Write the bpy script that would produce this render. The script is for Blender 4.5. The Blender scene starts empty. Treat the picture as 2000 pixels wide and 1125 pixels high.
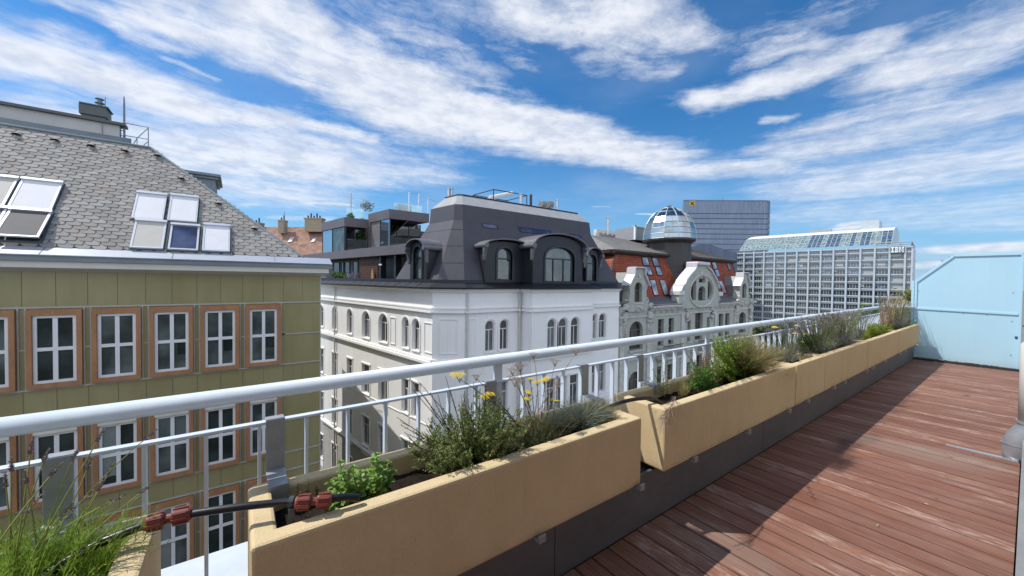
import bpy, math, random
from mathutils import Vector, geometry
V = Vector
R = math.radians
random.seed(7)
scene = bpy.context.scene
COL = scene.collection
PI = math.pi

# ------------------------------------------------------------------ camera
F = 737.0            # focal length in pixels of a 2000 px wide picture
WX, WY, WZ = V((0.809, 0.002, 0.588)), V((-0.587, 0.024, 0.809)), V((0.012, 1.0, -0.021))
WX.normalize(); WZ = (WZ - WX * WZ.dot(WX)).normalized()
WY = WX.cross(WZ); WY = -WY if WY.z < 0 else WY
CAM = V((0, 0, 1.62))

def ray(px, py):
    c = V(((px - 1000) / F, -(py - 562.5) / F, 1.0))
    return V((WX.dot(c), WY.dot(c), WZ.dot(c)))
def at_y(px, py, y): r = ray(px, py); return CAM + r * ((y - CAM.y) / r.y)
def at_x(px, py, x): r = ray(px, py); return CAM + r * ((x - CAM.x) / r.x)
def at_z(px, py, z): r = ray(px, py); return CAM + r * ((z - CAM.z) / r.z)
def at_d(px, py, d): return CAM + ray(px, py) * d
def on_wall(px, py, P, U):      # vertical wall through P along horizontal U
    n = V((U.y, -U.x, 0)); r = ray(px, py)
    return CAM + r * ((V(P) - CAM).dot(n) / r.dot(n))

cd = bpy.data.cameras.new('camera'); cam = bpy.data.objects.new('camera', cd); COL.objects.link(cam)
right = V((WX.x, WY.x, WZ.x)); up = V((WX.y, WY.y, WZ.y)); fwd = V((WX.z, WY.z, WZ.z))
fwd.normalize(); right = (right - fwd * right.dot(fwd)).normalized(); up = right.cross(fwd)
from mathutils import Matrix
cam.matrix_world = Matrix(((right.x, up.x, -fwd.x, CAM.x), (right.y, up.y, -fwd.y, CAM.y), (right.z, up.z, -fwd.z, CAM.z), (0, 0, 0, 1)))
cd.sensor_width = 36; cd.lens = 36 * F / 2000; cd.clip_start = 0.02; cd.clip_end = 6000
scene.camera = cam

# ------------------------------------------------------------------ materials
def lin(r, g, b):
    f = lambda c: (c / 255 / 12.92) if c / 255 <= 0.04045 else ((c / 255 + 0.055) / 1.055) ** 2.4
    return (f(r), f(g), f(b), 1)

class NT:
    def __init__(s, tree): s.t = tree
    def n(s, typ, ins=None, **props):
        nd = s.t.nodes.new(typ)
        for k, v in props.items(): setattr(nd, k, v)
        for k, v in (ins or {}).items():
            sock = nd.inputs[k]
            if isinstance(v, bpy.types.NodeSocket): s.t.links.new(v, sock)
            elif isinstance(v, bpy.types.Node): s.t.links.new(v.outputs[0], sock)
            else: sock.default_value = v
        return nd
    def math(s, op, a, b=0.0, c=0.0, clamp=False): return s.n('ShaderNodeMath', {0: a, 1: b, 2: c}, operation=op, use_clamp=clamp)
    def vm(s, op, a, b=None):
        return s.n('ShaderNodeVectorMath', {0: a} if b is None else {0: a, 1: b}, operation=op)
    def mix(s, f, a, b, blend='MIX'):
        nd = s.n('ShaderNodeMix', data_type='RGBA', blend_type=blend)
        for i, v in ((0, f), (6, a), (7, b)):
            if isinstance(v, bpy.types.NodeSocket): s.t.links.new(v, nd.inputs[i])
            elif isinstance(v, bpy.types.Node): s.t.links.new(v.outputs[0], nd.inputs[i])
            else: nd.inputs[i].default_value = v
        class O: pass
        return nd.outputs[2]
    def ramp(s, f, a, b): return s.n('ShaderNodeMapRange', {0: f, 1: a, 2: b}, interpolation_type='SMOOTHSTEP').outputs[0]

def base_mat(name):
    m = bpy.data.materials.new(name); m.use_nodes = True
    t = m.node_tree; t.nodes.clear()
    return m, NT(t)

def finish(m, k, color, rough=0.6, metal=0.0, spec=0.5, bump=None, bstr=0.3, bdist=0.01, **extra):
    ins = {'Base Color': color, 'Roughness': rough, 'Metallic': metal, 'Specular IOR Level': spec}
    if bump is not None:
        ins['Normal'] = k.n('ShaderNodeBump', {'Height': bump, 'Strength': bstr, 'Distance': bdist})
    ins.update(extra)
    p = k.n('ShaderNodeBsdfPrincipled', ins)
    k.n('ShaderNodeOutputMaterial', {'Surface': p})
    return m

MATS = {}
def mat(name, col, rough=0.6, metal=0.0, var=0.12, scale=3.0, bump=0.0, bscale=60.0, spec=0.5, stretch=(1, 1, 1), **extra):
    """painted or mineral surface: colour mottled by two noises, optional fine bump"""
    if name in MATS: return MATS[name]
    m, k = base_mat(name)
    co = k.n('ShaderNodeTexCoord').outputs['Object']
    mp = k.n('ShaderNodeMapping', {'Vector': co, 'Scale': stretch})
    n1 = k.n('ShaderNodeTexNoise', {'Vector': mp, 'Scale': scale, 'Detail': 6.0, 'Roughness': 0.6})
    n2 = k.n('ShaderNodeTexNoise', {'Vector': mp, 'Scale': scale * 7.3, 'Detail': 3.0})
    f = k.math('ADD', k.math('MULTIPLY', n1.outputs[0], 0.7), k.math('MULTIPLY', n2.outputs[0], 0.3))
    f = k.ramp(f, 0.3, 0.7)
    d = tuple(c * (1 - var) for c in col[:3]) + (1,)
    l = tuple(min(1, c * (1 + var)) for c in col[:3]) + (1,)
    c = k.mix(f, d, l)
    b = None
    if bump:
        b = k.n('ShaderNodeTexNoise', {'Vector': co, 'Scale': bscale, 'Detail': 4.0}).outputs[0]
    MATS[name] = finish(m, k, c, rough, metal, spec, b, bump, 0.01, **extra)
    return MATS[name]

def glass(name, col, rough=0.03, spec=0.8, wob=0.02, scale=0.6):
    """window glass seen from outside: dark body with a mirror coat, panes slightly wavy"""
    if name in MATS: return MATS[name]
    m, k = base_mat(name)
    co = k.n('ShaderNodeTexCoord').outputs['Object']
    n1 = k.n('ShaderNodeTexNoise', {'Vector': co, 'Scale': scale, 'Detail': 2.0})
    n2 = k.n('ShaderNodeTexNoise', {'Vector': co, 'Scale': 1.1, 'Detail': 3.0})
    c = k.mix(k.ramp(n2.outputs[0], 0.35, 0.7), tuple(x * 0.5 for x in col[:3]) + (1,), tuple(x * 1.6 for x in col[:3]) + (1,))
    MATS[name] = finish(m, k, c, rough, 0.0, spec, n1.outputs[0], wob, 1.0, IOR=1.6)
    return MATS[name]

def clear_glass(name, tint, amount=0.25, rough=0.02):
    if name in MATS: return MATS[name]
    m, k = base_mat(name)
    tr = k.n('ShaderNodeBsdfTransparent', {'Color': tint})
    gl = k.n('ShaderNodeBsdfGlossy', {'Color': (0.9, 0.95, 0.95, 1), 'Roughness': rough})
    fr = k.n('ShaderNodeFresnel', {'IOR': 1.5})
    f = k.math('ADD', fr, amount, clamp=True)
    mx = k.n('ShaderNodeMixShader', {0: f, 1: tr, 2: gl})
    k.n('ShaderNodeOutputMaterial', {'Surface': mx})
    MATS[name] = m
    return m

def leaf_mat(name, c1, c2, scale=30.0, trans=0.25, rough=0.55):
    if name in MATS: return MATS[name]
    m, k = base_mat(name)
    co = k.n('ShaderNodeTexCoord').outputs['Object']
    n1 = k.n('ShaderNodeTexNoise', {'Vector': co, 'Scale': scale, 'Detail': 2.0})
    n2 = k.n('ShaderNodeTexNoise', {'Vector': co, 'Scale': scale * 5, 'Detail': 1.0})
    f = k.ramp(k.math('ADD', k.math('MULTIPLY', n1.outputs[0], 0.55), k.math('MULTIPLY', n2.outputs[0], 0.45)), 0.35, 0.65)
    c = k.mix(f, c1, c2)
    p = k.n('ShaderNodeBsdfPrincipled', {'Base Color': c, 'Roughness': rough, 'Specular IOR Level': 0.3})
    t = k.n('ShaderNodeBsdfTranslucent', {'Color': c})
    mx = k.n('ShaderNodeMixShader', {0: trans, 1: p, 2: t})
    k.n('ShaderNodeOutputMaterial', {'Surface': mx})
    MATS[name] = m
    return m

# ------------------------------------------------------------------ mesh helpers
ORG = {}
class MB:
    def __init__(s): s.v = []; s.f = []; s.m = []
    def add(s, vs, fs, m=0):
        o = len(s.v); s.v += [V(v) for v in vs]
        for f in fs: s.f.append([o + i for i in f]); s.m.append(m)
        return s
    def quad(s, a, b, c, d, m=0): return s.add([a, b, c, d], [(0, 1, 2, 3)], m)
    def poly(s, pts, m=0): return s.add(pts, [tuple(range(len(pts)))], m)
    def obox(s, O, a, b, c, m=0):
        O, a, b, c = V(O), V(a), V(b), V(c)
        return s.add([O, O + a, O + a + b, O + b, O + c, O + a + c, O + a + b + c, O + b + c],
                     [(0, 3, 2, 1), (4, 5, 6, 7), (0, 1, 5, 4), (1, 2, 6, 5), (2, 3, 7, 6), (3, 0, 4, 7)], m)
    def box(s, x0, x1, y0, y1, z0, z1, m=0): return s.obox((x0, y0, z0), (x1 - x0, 0, 0), (0, y1 - y0, 0), (0, 0, z1 - z0), m)
    def prism(s, pts, ext, m=0):
        pts = [V(p) for p in pts]; e = V(ext); n = len(pts)
        return s.add(pts + [p + e for p in pts], [tuple(range(n))[::-1], tuple(range(n, 2 * n))] + [(i, (i + 1) % n, n + (i + 1) % n, n + i) for i in range(n)], m)
    def strip(s, A, B, m=0, close=False):
        n = len(A)
        return s.add(list(A) + list(B), [(i, (i + 1) % n, n + (i + 1) % n, n + i) for i in range(n if close else n - 1)], m)
    def tube(s, pts, r, n=8, m=0, caps=True):
        pts = [V(p) for p in pts]; rs = r if isinstance(r, (list, tuple)) else [r] * len(pts)
        o = len(s.v); ref = None
        for i, p in enumerate(pts):
            t = (pts[min(i + 1, len(pts) - 1)] - pts[max(i - 1, 0)]).normalized()
            if ref is None: ref = V((0, 0, 1)) if abs(t.z) < 0.9 else V((1, 0, 0))
            a = t.cross(ref).normalized(); b = a.cross(t).normalized(); ref = b
            for j in range(n):
                w = 2 * PI * j / n
                s.v.append(p + (a * math.cos(w) + b * math.sin(w)) * rs[i])
        for i in range(len(pts) - 1):
            for j in range(n):
                s.f.append([o + i * n + j, o + i * n + (j + 1) % n, o + (i + 1) * n + (j + 1) % n, o + (i + 1) * n + j]); s.m.append(m)
        if caps:
            s.f.append([o + j for j in range(n)][::-1]); s.m.append(m)
            s.f.append([o + (len(pts) - 1) * n + j for j in range(n)]); s.m.append(m)
        return s
    def lathe(s, C, prof, n=16, m=0, a0=0.0, cap=True):
        C = V(C); o = len(s.v)
        for r, z in prof:
            for j in range(n):
                w = a0 + 2 * PI * j / n; s.v.append(C + V((r * math.cos(w), r * math.sin(w), z)))
        for i in range(len(prof) - 1):
            for j in range(n):
                s.f.append([o + i * n + j, o + i * n + (j + 1) % n, o + (i + 1) * n + (j + 1) % n, o + (i + 1) * n + j]); s.m.append(m)
        if cap:
            s.f.append([o + j for j in range(n)][::-1]); s.m.append(m)
            s.f.append([o + (len(prof) - 1) * n + j for j in range(n)]); s.m.append(m)
        return s
    def build(s, name, mats, parent=None, smooth=False, bevel=0.0, loc=None):
        org = ORG[parent] if parent else (V(loc) if loc is not None else V((0, 0, 0)))
        me = bpy.data.meshes.new(name); me.from_pydata([tuple(v - org) for v in s.v], [], s.f)
        if not isinstance(mats, (list, tuple)): mats = [mats]
        for mm in mats: me.materials.append(mm)
        if len(mats) > 1: me.polygons.foreach_set('material_index', s.m)
        if smooth: me.polygons.foreach_set('use_smooth', [True] * len(me.polygons))
        me.update()
        o = bpy.data.objects.new(name, me); COL.objects.link(o)
        if parent: o.parent = parent
        else: o.location = org
        ORG[o] = org
        if bevel:
            b = o.modifiers.new('edge', 'BEVEL'); b.width = bevel; b.segments = 2; b.limit_method = 'ANGLE'; b.harden_normals = False
        return o

def tag(o, label=None, cat=None, group=None, kind=None):
    if label: o['label'] = label
    if cat: o['category'] = cat
    if group: o['group'] = group
    if kind: o['kind'] = kind
    return o
def thing(name, loc, label, cat, group=None):
    o = bpy.data.objects.new(name, None); COL.objects.link(o); o.location = V(loc); o.empty_display_size = 0.1
    ORG[o] = V(loc)
    return tag(o, label, cat, group)

def arch(x0, x1, z0, z1, rise, n=8):
    """outline counted from lower left: straight jambs and a round or segmental head of the given rise"""
    pts = [(x0, z0), (x1, z0), (x1, z1 - rise)]
    cx, hw = (x0 + x1) / 2, (x1 - x0) / 2
    for i in range(1, n):
        a = PI * i / n; pts.append((cx + hw * math.cos(a), z1 - rise + rise * math.sin(a)))
    pts.append((x0, z1 - rise))
    return pts
def rect(x0, x1, z0, z1): return [(x0, z0), (x1, z0), (x1, z1), (x0, z1)]

class Wall:
    """a flat facade: P is the lower reference point, U runs along it, N points out of it"""
    def __init__(s, P, U):
        s.P = V(P); s.U = V(U).normalized(); s.N = V((s.U.y, -s.U.x, 0))
    def at(s, x, z, d=0.0): return V((s.P.x, s.P.y, 0)) + s.U * x + s.N * d + V((0, 0, z))
    def px(s, px, py):
        p = on_wall(px, py, s.P, s.U); return ((p - s.P).dot(s.U), p.z)
    def face(s, mb, outer, holes, depth=0.2, m=0, mr=None, d=0.0):
        loops = [outer] + holes
        tris = geometry.tessellate_polygon([[V((x, z, 0)) for x, z in lp] for lp in loops])
        flat = [p for lp in loops for p in lp]
        mb.add([s.at(x, z, d) for x, z in flat], [tuple(t) for t in tris], m)
        for h in holes:
            mb.strip([s.at(x, z, d) for x, z in h], [s.at(x, z, d - depth) for x, z in h], m if mr is None else mr, True)
    def bar(s, mb, x0, x1, z0, z1, d0, d1, m=0):
        mb.obox(s.at(x0, z0, d0), s.U * (x1 - x0), V((0, 0, z1 - z0)), s.N * (d1 - d0), m)

def window(parent, w, outline, d, fm, pm, fw=0.06, trans=(), mull=(), sill=None, sm=None, bar=0.05, name='window', half=()):
    """glazed sash in the outline, its face at distance d (negative: set back) from the wall"""
    xs = [p[0] for p in outline]; zs = [p[1] for p in outline]
    x0, x1, z0, z1 = min(xs), max(xs), min(zs), max(zs); cx, cz = (x0 + x1) / 2, (z0 + z1) / 2
    kx, kz = 1 - 2 * fw / (x1 - x0), 1 - 2 * fw / (z1 - z0)
    ins = [(cx + (x - cx) * kx, cz + (z - cz) * kz) for x, z in outline]
    mb = MB()
    mb.strip([w.at(x, z, d) for x, z in outline], [w.at(x, z, d) for x, z in ins], 0, True)
    mb.strip([w.at(x, z, d) for x, z in ins], [w.at(x, z, d - 0.05) for x, z in ins], 0, True)
    for z in trans: w.bar(mb, x0 + fw, x1 - fw, z - bar / 2, z + bar / 2, d - 0.045, d - 0.004)
    for x in mull: w.bar(mb, x - bar / 2, x + bar / 2, z0 + fw, z1 - fw * 1.1, d - 0.045, d - 0.006)
    for x, za, zb in half: w.bar(mb, x - bar / 2, x + bar / 2, za, zb, d - 0.045, d - 0.006)
    f = mb.build(name, fm, parent)
    MB().poly([w.at(x, z, d - 0.04) for x, z in outline]).build('pane', pm, f)
    if sill:
        sb = MB(); w.bar(sb, x0 - sill[0], x1 + sill[0], z0 - sill[1], z0 - 0.004, d, sill[2]); sb.build('sill', sm or fm, f)
    return f

# ------------------------------------------------------------------ sky and sun
SUN_EL, SUN_AZ = 55.0, 139.5       # azimuth counted from +X towards +Y
sd = V((math.cos(R(SUN_EL)) * math.cos(R(SUN_AZ)), math.cos(R(SUN_EL)) * math.sin(R(SUN_AZ)), math.sin(R(SUN_EL))))
ld = bpy.data.lights.new('sun', 'SUN'); ld.energy = 3.3; ld.angle = R(0.5); ld.color = (1, 0.95, 0.87)
lo = bpy.data.objects.new('sun', ld); COL.objects.link(lo); lo.rotation_euler = sd.to_track_quat('Z', 'Y').to_euler(); lo.location = (-8, 8, 20)

world = bpy.data.worlds.new('World'); scene.world = world; world.use_nodes = True
wt = world.node_tree; wt.nodes.clear(); k = NT(wt)
sky = k.n('ShaderNodeTexSky', sky_type='NISHITA', sun_disc=False, sun_elevation=R(SUN_EL), sun_rotation=R(90 - SUN_AZ), altitude=200, air_density=1.0, dust_density=0.2, ozone_density=3.0)
D = k.n('ShaderNodeTexCoord').outputs['Generated']
dn = k.vm('NORMALIZE', D)
sp = k.n('ShaderNodeSeparateXYZ', {0: dn.outputs[0]})
zz = k.math('ADD', k.math('MAXIMUM', sp.outputs[2], -0.02), 0.12)
qx, qy = k.math('DIVIDE', sp.outputs[0], zz), k.math('DIVIDE', sp.outputs[1], zz)
q0 = k.n('ShaderNodeCombineXYZ', {0: qx, 1: qy, 2: 0.0}).outputs[0]
w1 = k.n('ShaderNodeTexNoise', {'Vector': q0, 'Scale': 2.3, 'Detail': 4.0, 'Roughness': 0.55})
warp = k.vm('MULTIPLY', k.vm('SUBTRACT', w1.outputs['Color'], (0.5, 0.5, 0.5)).outputs[0], (0.20, 0.20, 0.0))
w2 = k.n('ShaderNodeTexNoise', {'Vector': q0, 'Scale': 9.0, 'Detail': 5.0, 'Roughness': 0.6})
warp2 = k.vm('MULTIPLY', k.vm('SUBTRACT', w2.outputs['Color'], (0.5, 0.5, 0.5)).outputs[0], (0.10, 0.10, 0.0))
q = k.vm('ADD', k.vm('ADD', q0, warp.outputs[0]).outputs[0], warp2.outputs[0]).outputs[0]

def qof(px, py):
    r = ray(px, py).normalized(); return V((r.x / (r.z + 0.12), r.y / (r.z + 0.12), 0))
# wind-drawn bands of cloud as capsules over the sky's directions: two ends, half width, strength
CLOUDS = [((-200, 70), (120, 128), 58, 1.05), ((120, 128), (380, 208), 46, 1.05), ((380, 208), (560, 245), 26, 1.0), ((560, 245), (720, 270), 15, 0.9),
          ((330, 20), (600, 120), 62, 0.95), ((430, 0), (700, 110), 60, 0.95), ((600, 120), (790, 222), 58, 1.05), ((700, 110), (900, 205), 44, 1.0), ((790, 222), (1080, 272), 50, 1.1), ((900, 205), (1150, 262), 34, 1.0), ((1080, 272), (1300, 318), 36, 1.05),
          ((1300, 330), (1520, 330), 20, 0.85), ((60, -20), (300, 62), 20, 0.62), ((250, 60), (360, 95), 14, 0.7), ((330, 115), (400, 145), 8, 0.55),
          ((150, 240), (430, 290), 46, 0.82), ((330, 300), (640, 320), 62, 0.95), ((560, 320), (830, 338), 36, 0.72), ((400, 350), (560, 375), 44, 0.78),
          ((1040, 20), (1230, 40), 78, 0.9), ((1220, 50), (1370, 70), 54, 0.82), ((1150, 115), (1310, 130), 26, 0.6), ((600, -10), (860, 60), 44, 0.55), ((760, 60), (960, 150), 44, 0.52), ((860, -10), (1010, 110), 40, 0.50), ((700, 20), (860, 130), 20, 0.5),
          ((1385, 195), (1500, 165), 26, 0.95), ((1480, 165), (1690, 108), 28, 0.9), ((1480, 60), (1660, 20), 30, 0.4), ((1420, 90), (1560, 78), 20, 0.5), ((1470, 120), (1600, 85), 22, 0.6),
          ((1790, 140), (2100, 20), 62, 0.85), ((1540, 265), (1800, 200), 24, 0.72), ((1560, 300), (2100, 180), 48, 0.74), ((1640, 360), (2100, 290), 60, 0.74), ((1600, 420), (2100, 390), 36, 0.55),
          ((1490, 290), (1580, 285), 18, 0.62), ((1490, 240), (1530, 230), 7, 0.6), ((1622, 372), (1720, 360), 16, 0.66), ((1700, 430), (2100, 430), 30, 0.55),
          ((565, 393), (600, 398), 5, 0.86), ((615, 396), (668, 399), 5, 0.92), ((1640, 447), (1672, 443), 6, 0.95), ((1655, 438), (1668, 436), 6, 0.95), ((1850, 488), (2080, 480), 10, 0.95), ((1920, 483), (2060, 474), 9, 0.9), ((1800, 520), (1850, 515), 9, 0.8), ((1250, 418), (1300, 420), 2.5, 0.7), ((1160, 404), (1190, 405), 1.5, 0.6),
          ((470, 400), (520, 396), 8, 0.6), ((540, 424), (640, 428), 6, 0.55)]
M = None
for a, b, wpx, st in CLOUDS:
    A, B = qof(*a), qof(*b); mid = ((a[0] + b[0]) / 2, (a[1] + b[1]) / 2)
    dx, dy = b[0] - a[0], b[1] - a[1]; L = math.hypot(dx, dy)
    pw = (qof(mid[0] - dy / L * wpx, mid[1] + dx / L * wpx) - qof(mid[0] + dy / L * wpx, mid[1] - dx / L * wpx)) / 2
    ba = B - A; nrm = V((-ba.y, ba.x, 0)).normalized(); hw = max(abs(pw.dot(nrm)), 0.02) * (1.03 if wpx > 18 else 1.0)
    pa = k.vm('SUBTRACT', q, tuple(A)).outputs[0]
    t = k.math('MULTIPLY', k.n('ShaderNodeVectorMath', {0: pa, 1: tuple(ba / ba.length_squared)}, operation='DOT_PRODUCT').outputs['Value'], 1.0, clamp=True)
    proj = k.n('ShaderNodeVectorMath', {0: tuple(ba), 'Scale': t}, operation='SCALE').outputs[0]
    dist = k.n('ShaderNodeVectorMath', {0: k.vm('SUBTRACT', pa, proj).outputs[0]}, operation='LENGTH').outputs['Value']
    f = k.math('MULTIPLY', k.n('ShaderNodeMapRange', {0: dist, 1: hw * 1.85, 2: hw * 0.05}, interpolation_type='SMOOTHSTEP').outputs[0], st)
    M = f if M is None else k.math('SMOOTH_MAX', M, f, 0.12)
# fibres run round a common centre, as the wind draws them
cx, cy = k.math('SUBTRACT', qx, 0.2), k.math('SUBTRACT', qy, -0.3)
rad = k.math('SQRT', k.math('ADD', k.math('MULTIPLY', cx, cx), k.math('MULTIPLY', cy, cy)))
ang = k.math('ARCTAN2', cy, cx)
fv = k.n('ShaderNodeCombineXYZ', {0: k.math('MULTIPLY', rad, 6.6), 1: k.math('MULTIPLY', ang, 2.8), 2: 0.0}).outputs[0]
fv = k.vm('ADD', fv, k.vm('MULTIPLY', warp.outputs[0], (6.5, 5.0, 0)).outputs[0]).outputs[0]
nf = k.n('ShaderNodeTexNoise', {'Vector': fv, 'Scale': 1.25, 'Detail': 12.0, 'Roughness': 0.66, 'Distortion': 0.4}).outputs[0]
np_ = k.n('ShaderNodeTexNoise', {'Vector': q0, 'Scale': 10.0, 'Detail': 12.0, 'Roughness': 0.72}).outputs[0]
# unseen broken cloud added behind the viewer for a whiter, brighter fill
back = k.math('ADD', k.math('MULTIPLY', sp.outputs[0], 0.588), k.math('MULTIPLY', sp.outputs[1], 0.809))
M = k.math('MAXIMUM', M, k.math('MULTIPLY', k.ramp(back, 0.15, -0.25), 0.72))
nn = k.math('ADD', k.math('MULTIPLY', k.math('SUBTRACT', nf, 0.5), 1.35), k.math('MULTIPLY', k.math('SUBTRACT', np_, 0.5), 0.8))
# high cloud is torn, low cloud smooth
amp = k.n('ShaderNodeMapRange', {0: sp.outputs[2], 1: 0.12, 2: 0.5, 3: 0.5, 4: 1.05}).outputs[0]
dens = k.math('ADD', M, k.math('MULTIPLY', nn, amp))
cov = k.ramp(dens, 0.14, 1.14)
haz = k.n('ShaderNodeTexNoise', {'Vector': q0, 'Scale': 0.9, 'Detail': 5.0}).outputs[0]
thin = k.math('MULTIPLY', k.ramp(haz, 0.42, 0.72), 0.14)
cov = k.math('MAXIMUM', k.math('MULTIPLY', cov, 0.93), thin)
shade = k.ramp(k.n('ShaderNodeTexNoise', {'Vector': q0, 'Scale': 6.0, 'Detail': 8.0, 'Roughness': 0.6}).outputs[0], 0.36, 0.6)
CS = 0.14          # Background strength
white = k.mix(shade, tuple(v / CS for v in (0.50, 0.54, 0.62)) + (1,), tuple(v / CS for v in (0.66, 0.68, 0.72)) + (1,))
hs = k.n('ShaderNodeHueSaturation', {'Hue': 0.5, 'Saturation': 1.34, 'Value': 0.71, 'Fac': 1.0, 'Color': sky.outputs[0]})
# towards the horizon the air is a paler, still blue veil
lowv = k.ramp(sp.outputs[2], 0.30, -0.02)
skyc = k.mix(k.math('MULTIPLY', lowv, 0.75), hs.outputs[0], tuple(v / CS for v in (0.095, 0.29, 0.56)) + (1,))
bright = k.math('ADD', 1.0, k.math('MULTIPLY', k.ramp(back, 0.05, -0.45), 1.2))       # unseen clouds behind the viewer brightened to fill the shade
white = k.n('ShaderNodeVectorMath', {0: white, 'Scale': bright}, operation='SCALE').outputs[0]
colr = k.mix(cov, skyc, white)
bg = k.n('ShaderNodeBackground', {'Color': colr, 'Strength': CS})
k.n('ShaderNodeOutputWorld', {'Surface': bg})
world.cycles.sampling_method = 'MANUAL'; world.cycles.sample_map_resolution = 512

scene.view_settings.view_transform = 'Standard'; scene.view_settings.look = 'None'
scene.view_settings.exposure = 0.5; scene.view_settings.gamma = 1.0
scene.cycles.max_bounces = 8; scene.cycles.transparent_max_bounces = 16
scene.cycles.caustics_reflective = False; scene.cycles.caustics_refractive = False

# ------------------------------------------------------------------ ground
GZ = -19.0
asph = mat('street asphalt', (0.19, 0.187, 0.18), 0.9, scale=0.05, spec=0.1, bump=0.2)
gm = MB(); gm.quad((-3000, -3000, GZ), (3000, -3000, GZ), (3000, 3000, GZ), (-3000, 3000, GZ))
tag(gm.build('ground', asph), kind='structure')
pav = mat('pavement stone', (0.25, 0.245, 0.235), 0.85, scale=1.5)
pm = MB(); pm.box(-30, 60, 13.2, 15.9, GZ + 0.004, GZ + 0.13); pm.box(-30, 60, 2.2, 4.6, GZ + 0.004, GZ + 0.13)
tag(pm.build('pavement', pav), kind='structure')

# ------------------------------------------------------------------ terrace deck
def wood():
    m, k = base_mat('worn red brown decking')
    co = k.n('ShaderNodeTexCoord').outputs['Object']
    s = k.n('ShaderNodeSeparateXYZ', {0: co})
    bi = k.math('FLOOR', k.math('DIVIDE', k.math('SUBTRACT', s.outputs[0], 1.967 - 0.143 * 30), 0.143))
    wn = k.n('ShaderNodeTexWhiteNoise', {'W': bi}, noise_dimensions='1D')
    off = k.n('ShaderNodeCombineXYZ', {0: k.math('MULTIPLY', bi, 3.7), 1: k.math('MULTIPLY', wn.outputs[0], 20.0), 2: 0.0}).outputs[0]
    cv = k.vm('ADD', co, off).outputs[0]
    def ns(scale, sx, sy, det=5.0, rough=0.6):
        mp = k.n('ShaderNodeMapping', {'Vector': cv, 'Scale': (sx, sy, 1)})
        return k.n('ShaderNodeTexNoise', {'Vector': mp, 'Scale': scale, 'Detail': det, 'Roughness': rough}).outputs[0]
    grain = ns(1.0, 55, 2.5, 6)
    blot = ns(1.0, 7, 1.6, 5)
    fine = ns(1.0, 160, 9, 3)
    wear = ns(1.0, 34, 5.5, 9, 0.78)
    wearm = ns(1.0, 3.5, 1.3, 5)
    base = k.mix(wn.outputs[0], lin(116, 76, 60), lin(148, 103, 81))
    c = k.mix(k.ramp(blot, 0.35, 0.68), base, lin(140, 105, 90))
    c = k.mix(k.math('MULTIPLY', k.ramp(grain, 0.48, 0.68), 0.6), c, lin(98, 58, 50))
    c = k.mix(k.math('MULTIPLY', k.ramp(fine, 0.55, 0.75), 0.4), c, lin(96, 60, 52))
    w = k.math('MULTIPLY', k.ramp(wear, 0.47, 0.62), k.ramp(k.math('ADD', wearm, k.math('MULTIPLY', k.math('SUBTRACT', wn.outputs[0], 0.5), 0.30)), 0.50, 0.60))
    c = k.mix(k.math('MULTIPLY', w, 0.55), c, lin(205, 186, 176))
    # damp dark stains and grey worn boards, at fixed spots of the floor
    def spot(x, y, rx, ry):
        d = k.n('ShaderNodeVectorMath', {0: k.vm('MULTIPLY', k.vm('SUBTRACT', co, (x, y, 0)).outputs[0], (1 / rx, 1 / ry, 0)).outputs[0]}, operation='LENGTH').outputs['Value']
        return k.ramp(k.math('ADD', d, k.math('MULTIPLY', k.math('SUBTRACT', blot, 0.5), 1.6)), 1.0, 0.35)
    for x, y, rx, ry in ((2.40, 1.33, .07, .06), (2.44, 1.28, .05, .05), (5.1, 1.05, .5, .12), (5.4, .95, .3, .09), (8.7, .52, .1, .05), (4.4, .95, .35, .06)):
        c = k.mix(k.math('MULTIPLY', spot(x, y, rx, ry), 0.55), c, lin(52, 38, 34))
    for x, y, rx, ry in ((2.42, 1.1, .2, .5), (5.3, .7, .28, .7), (5.5, .4, .2, .6)):
        c = k.mix(k.math('MULTIPLY', spot(x, y, rx, ry), 0.45), c, lin(146, 130, 118))
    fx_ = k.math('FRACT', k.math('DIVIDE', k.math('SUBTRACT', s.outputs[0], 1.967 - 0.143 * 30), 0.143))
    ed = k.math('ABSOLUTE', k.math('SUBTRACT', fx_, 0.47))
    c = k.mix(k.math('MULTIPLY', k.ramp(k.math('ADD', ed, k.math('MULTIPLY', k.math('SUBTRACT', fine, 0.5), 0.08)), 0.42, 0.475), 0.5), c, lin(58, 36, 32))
    rid = k.n('ShaderNodeTexWave', {'Vector': co, 'Scale': 14.0, 'Distortion': 1.2, 'Detail': 2.0}, wave_type='BANDS', bands_direction='X').outputs[0]
    c = k.mix(k.math('MULTIPLY', k.ramp(rid, 0.35, 0.05), 0.22), c, lin(80, 48, 42))
    h = k.math('ADD', k.math('MULTIPLY', grain, 0.7), k.math('MULTIPLY', rid, 0.6))
    ro = k.n('ShaderNodeMapRange', {0: wear, 1: 0.3, 2: 0.7, 3: 0.5, 4: 0.8}).outputs[0]
    return finish(m, k, c, ro, 0, 0.4, h, 0.5, 0.004)
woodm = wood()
dm = MB()
bx = 1.967 - 0.143 * 26
while bx < 11.95:
    x1 = min(bx + 0.1345, 11.95); z = random.uniform(-0.0012, 0.0012)
    dm.box(bx, x1, 0.02 if bx > 2.7 else -1.9, 1.478, z - 0.025, z); bx += 0.143
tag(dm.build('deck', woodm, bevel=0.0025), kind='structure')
sub = MB(); sub.box(-2.0, 11.97, -2.0, 1.477, -0.2, -0.06)
tag(sub.build('deck_subfloor', mat('dark substructure', (0.012, 0.011, 0.01), 0.9)), kind='structure')
dbm = MB()
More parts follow.
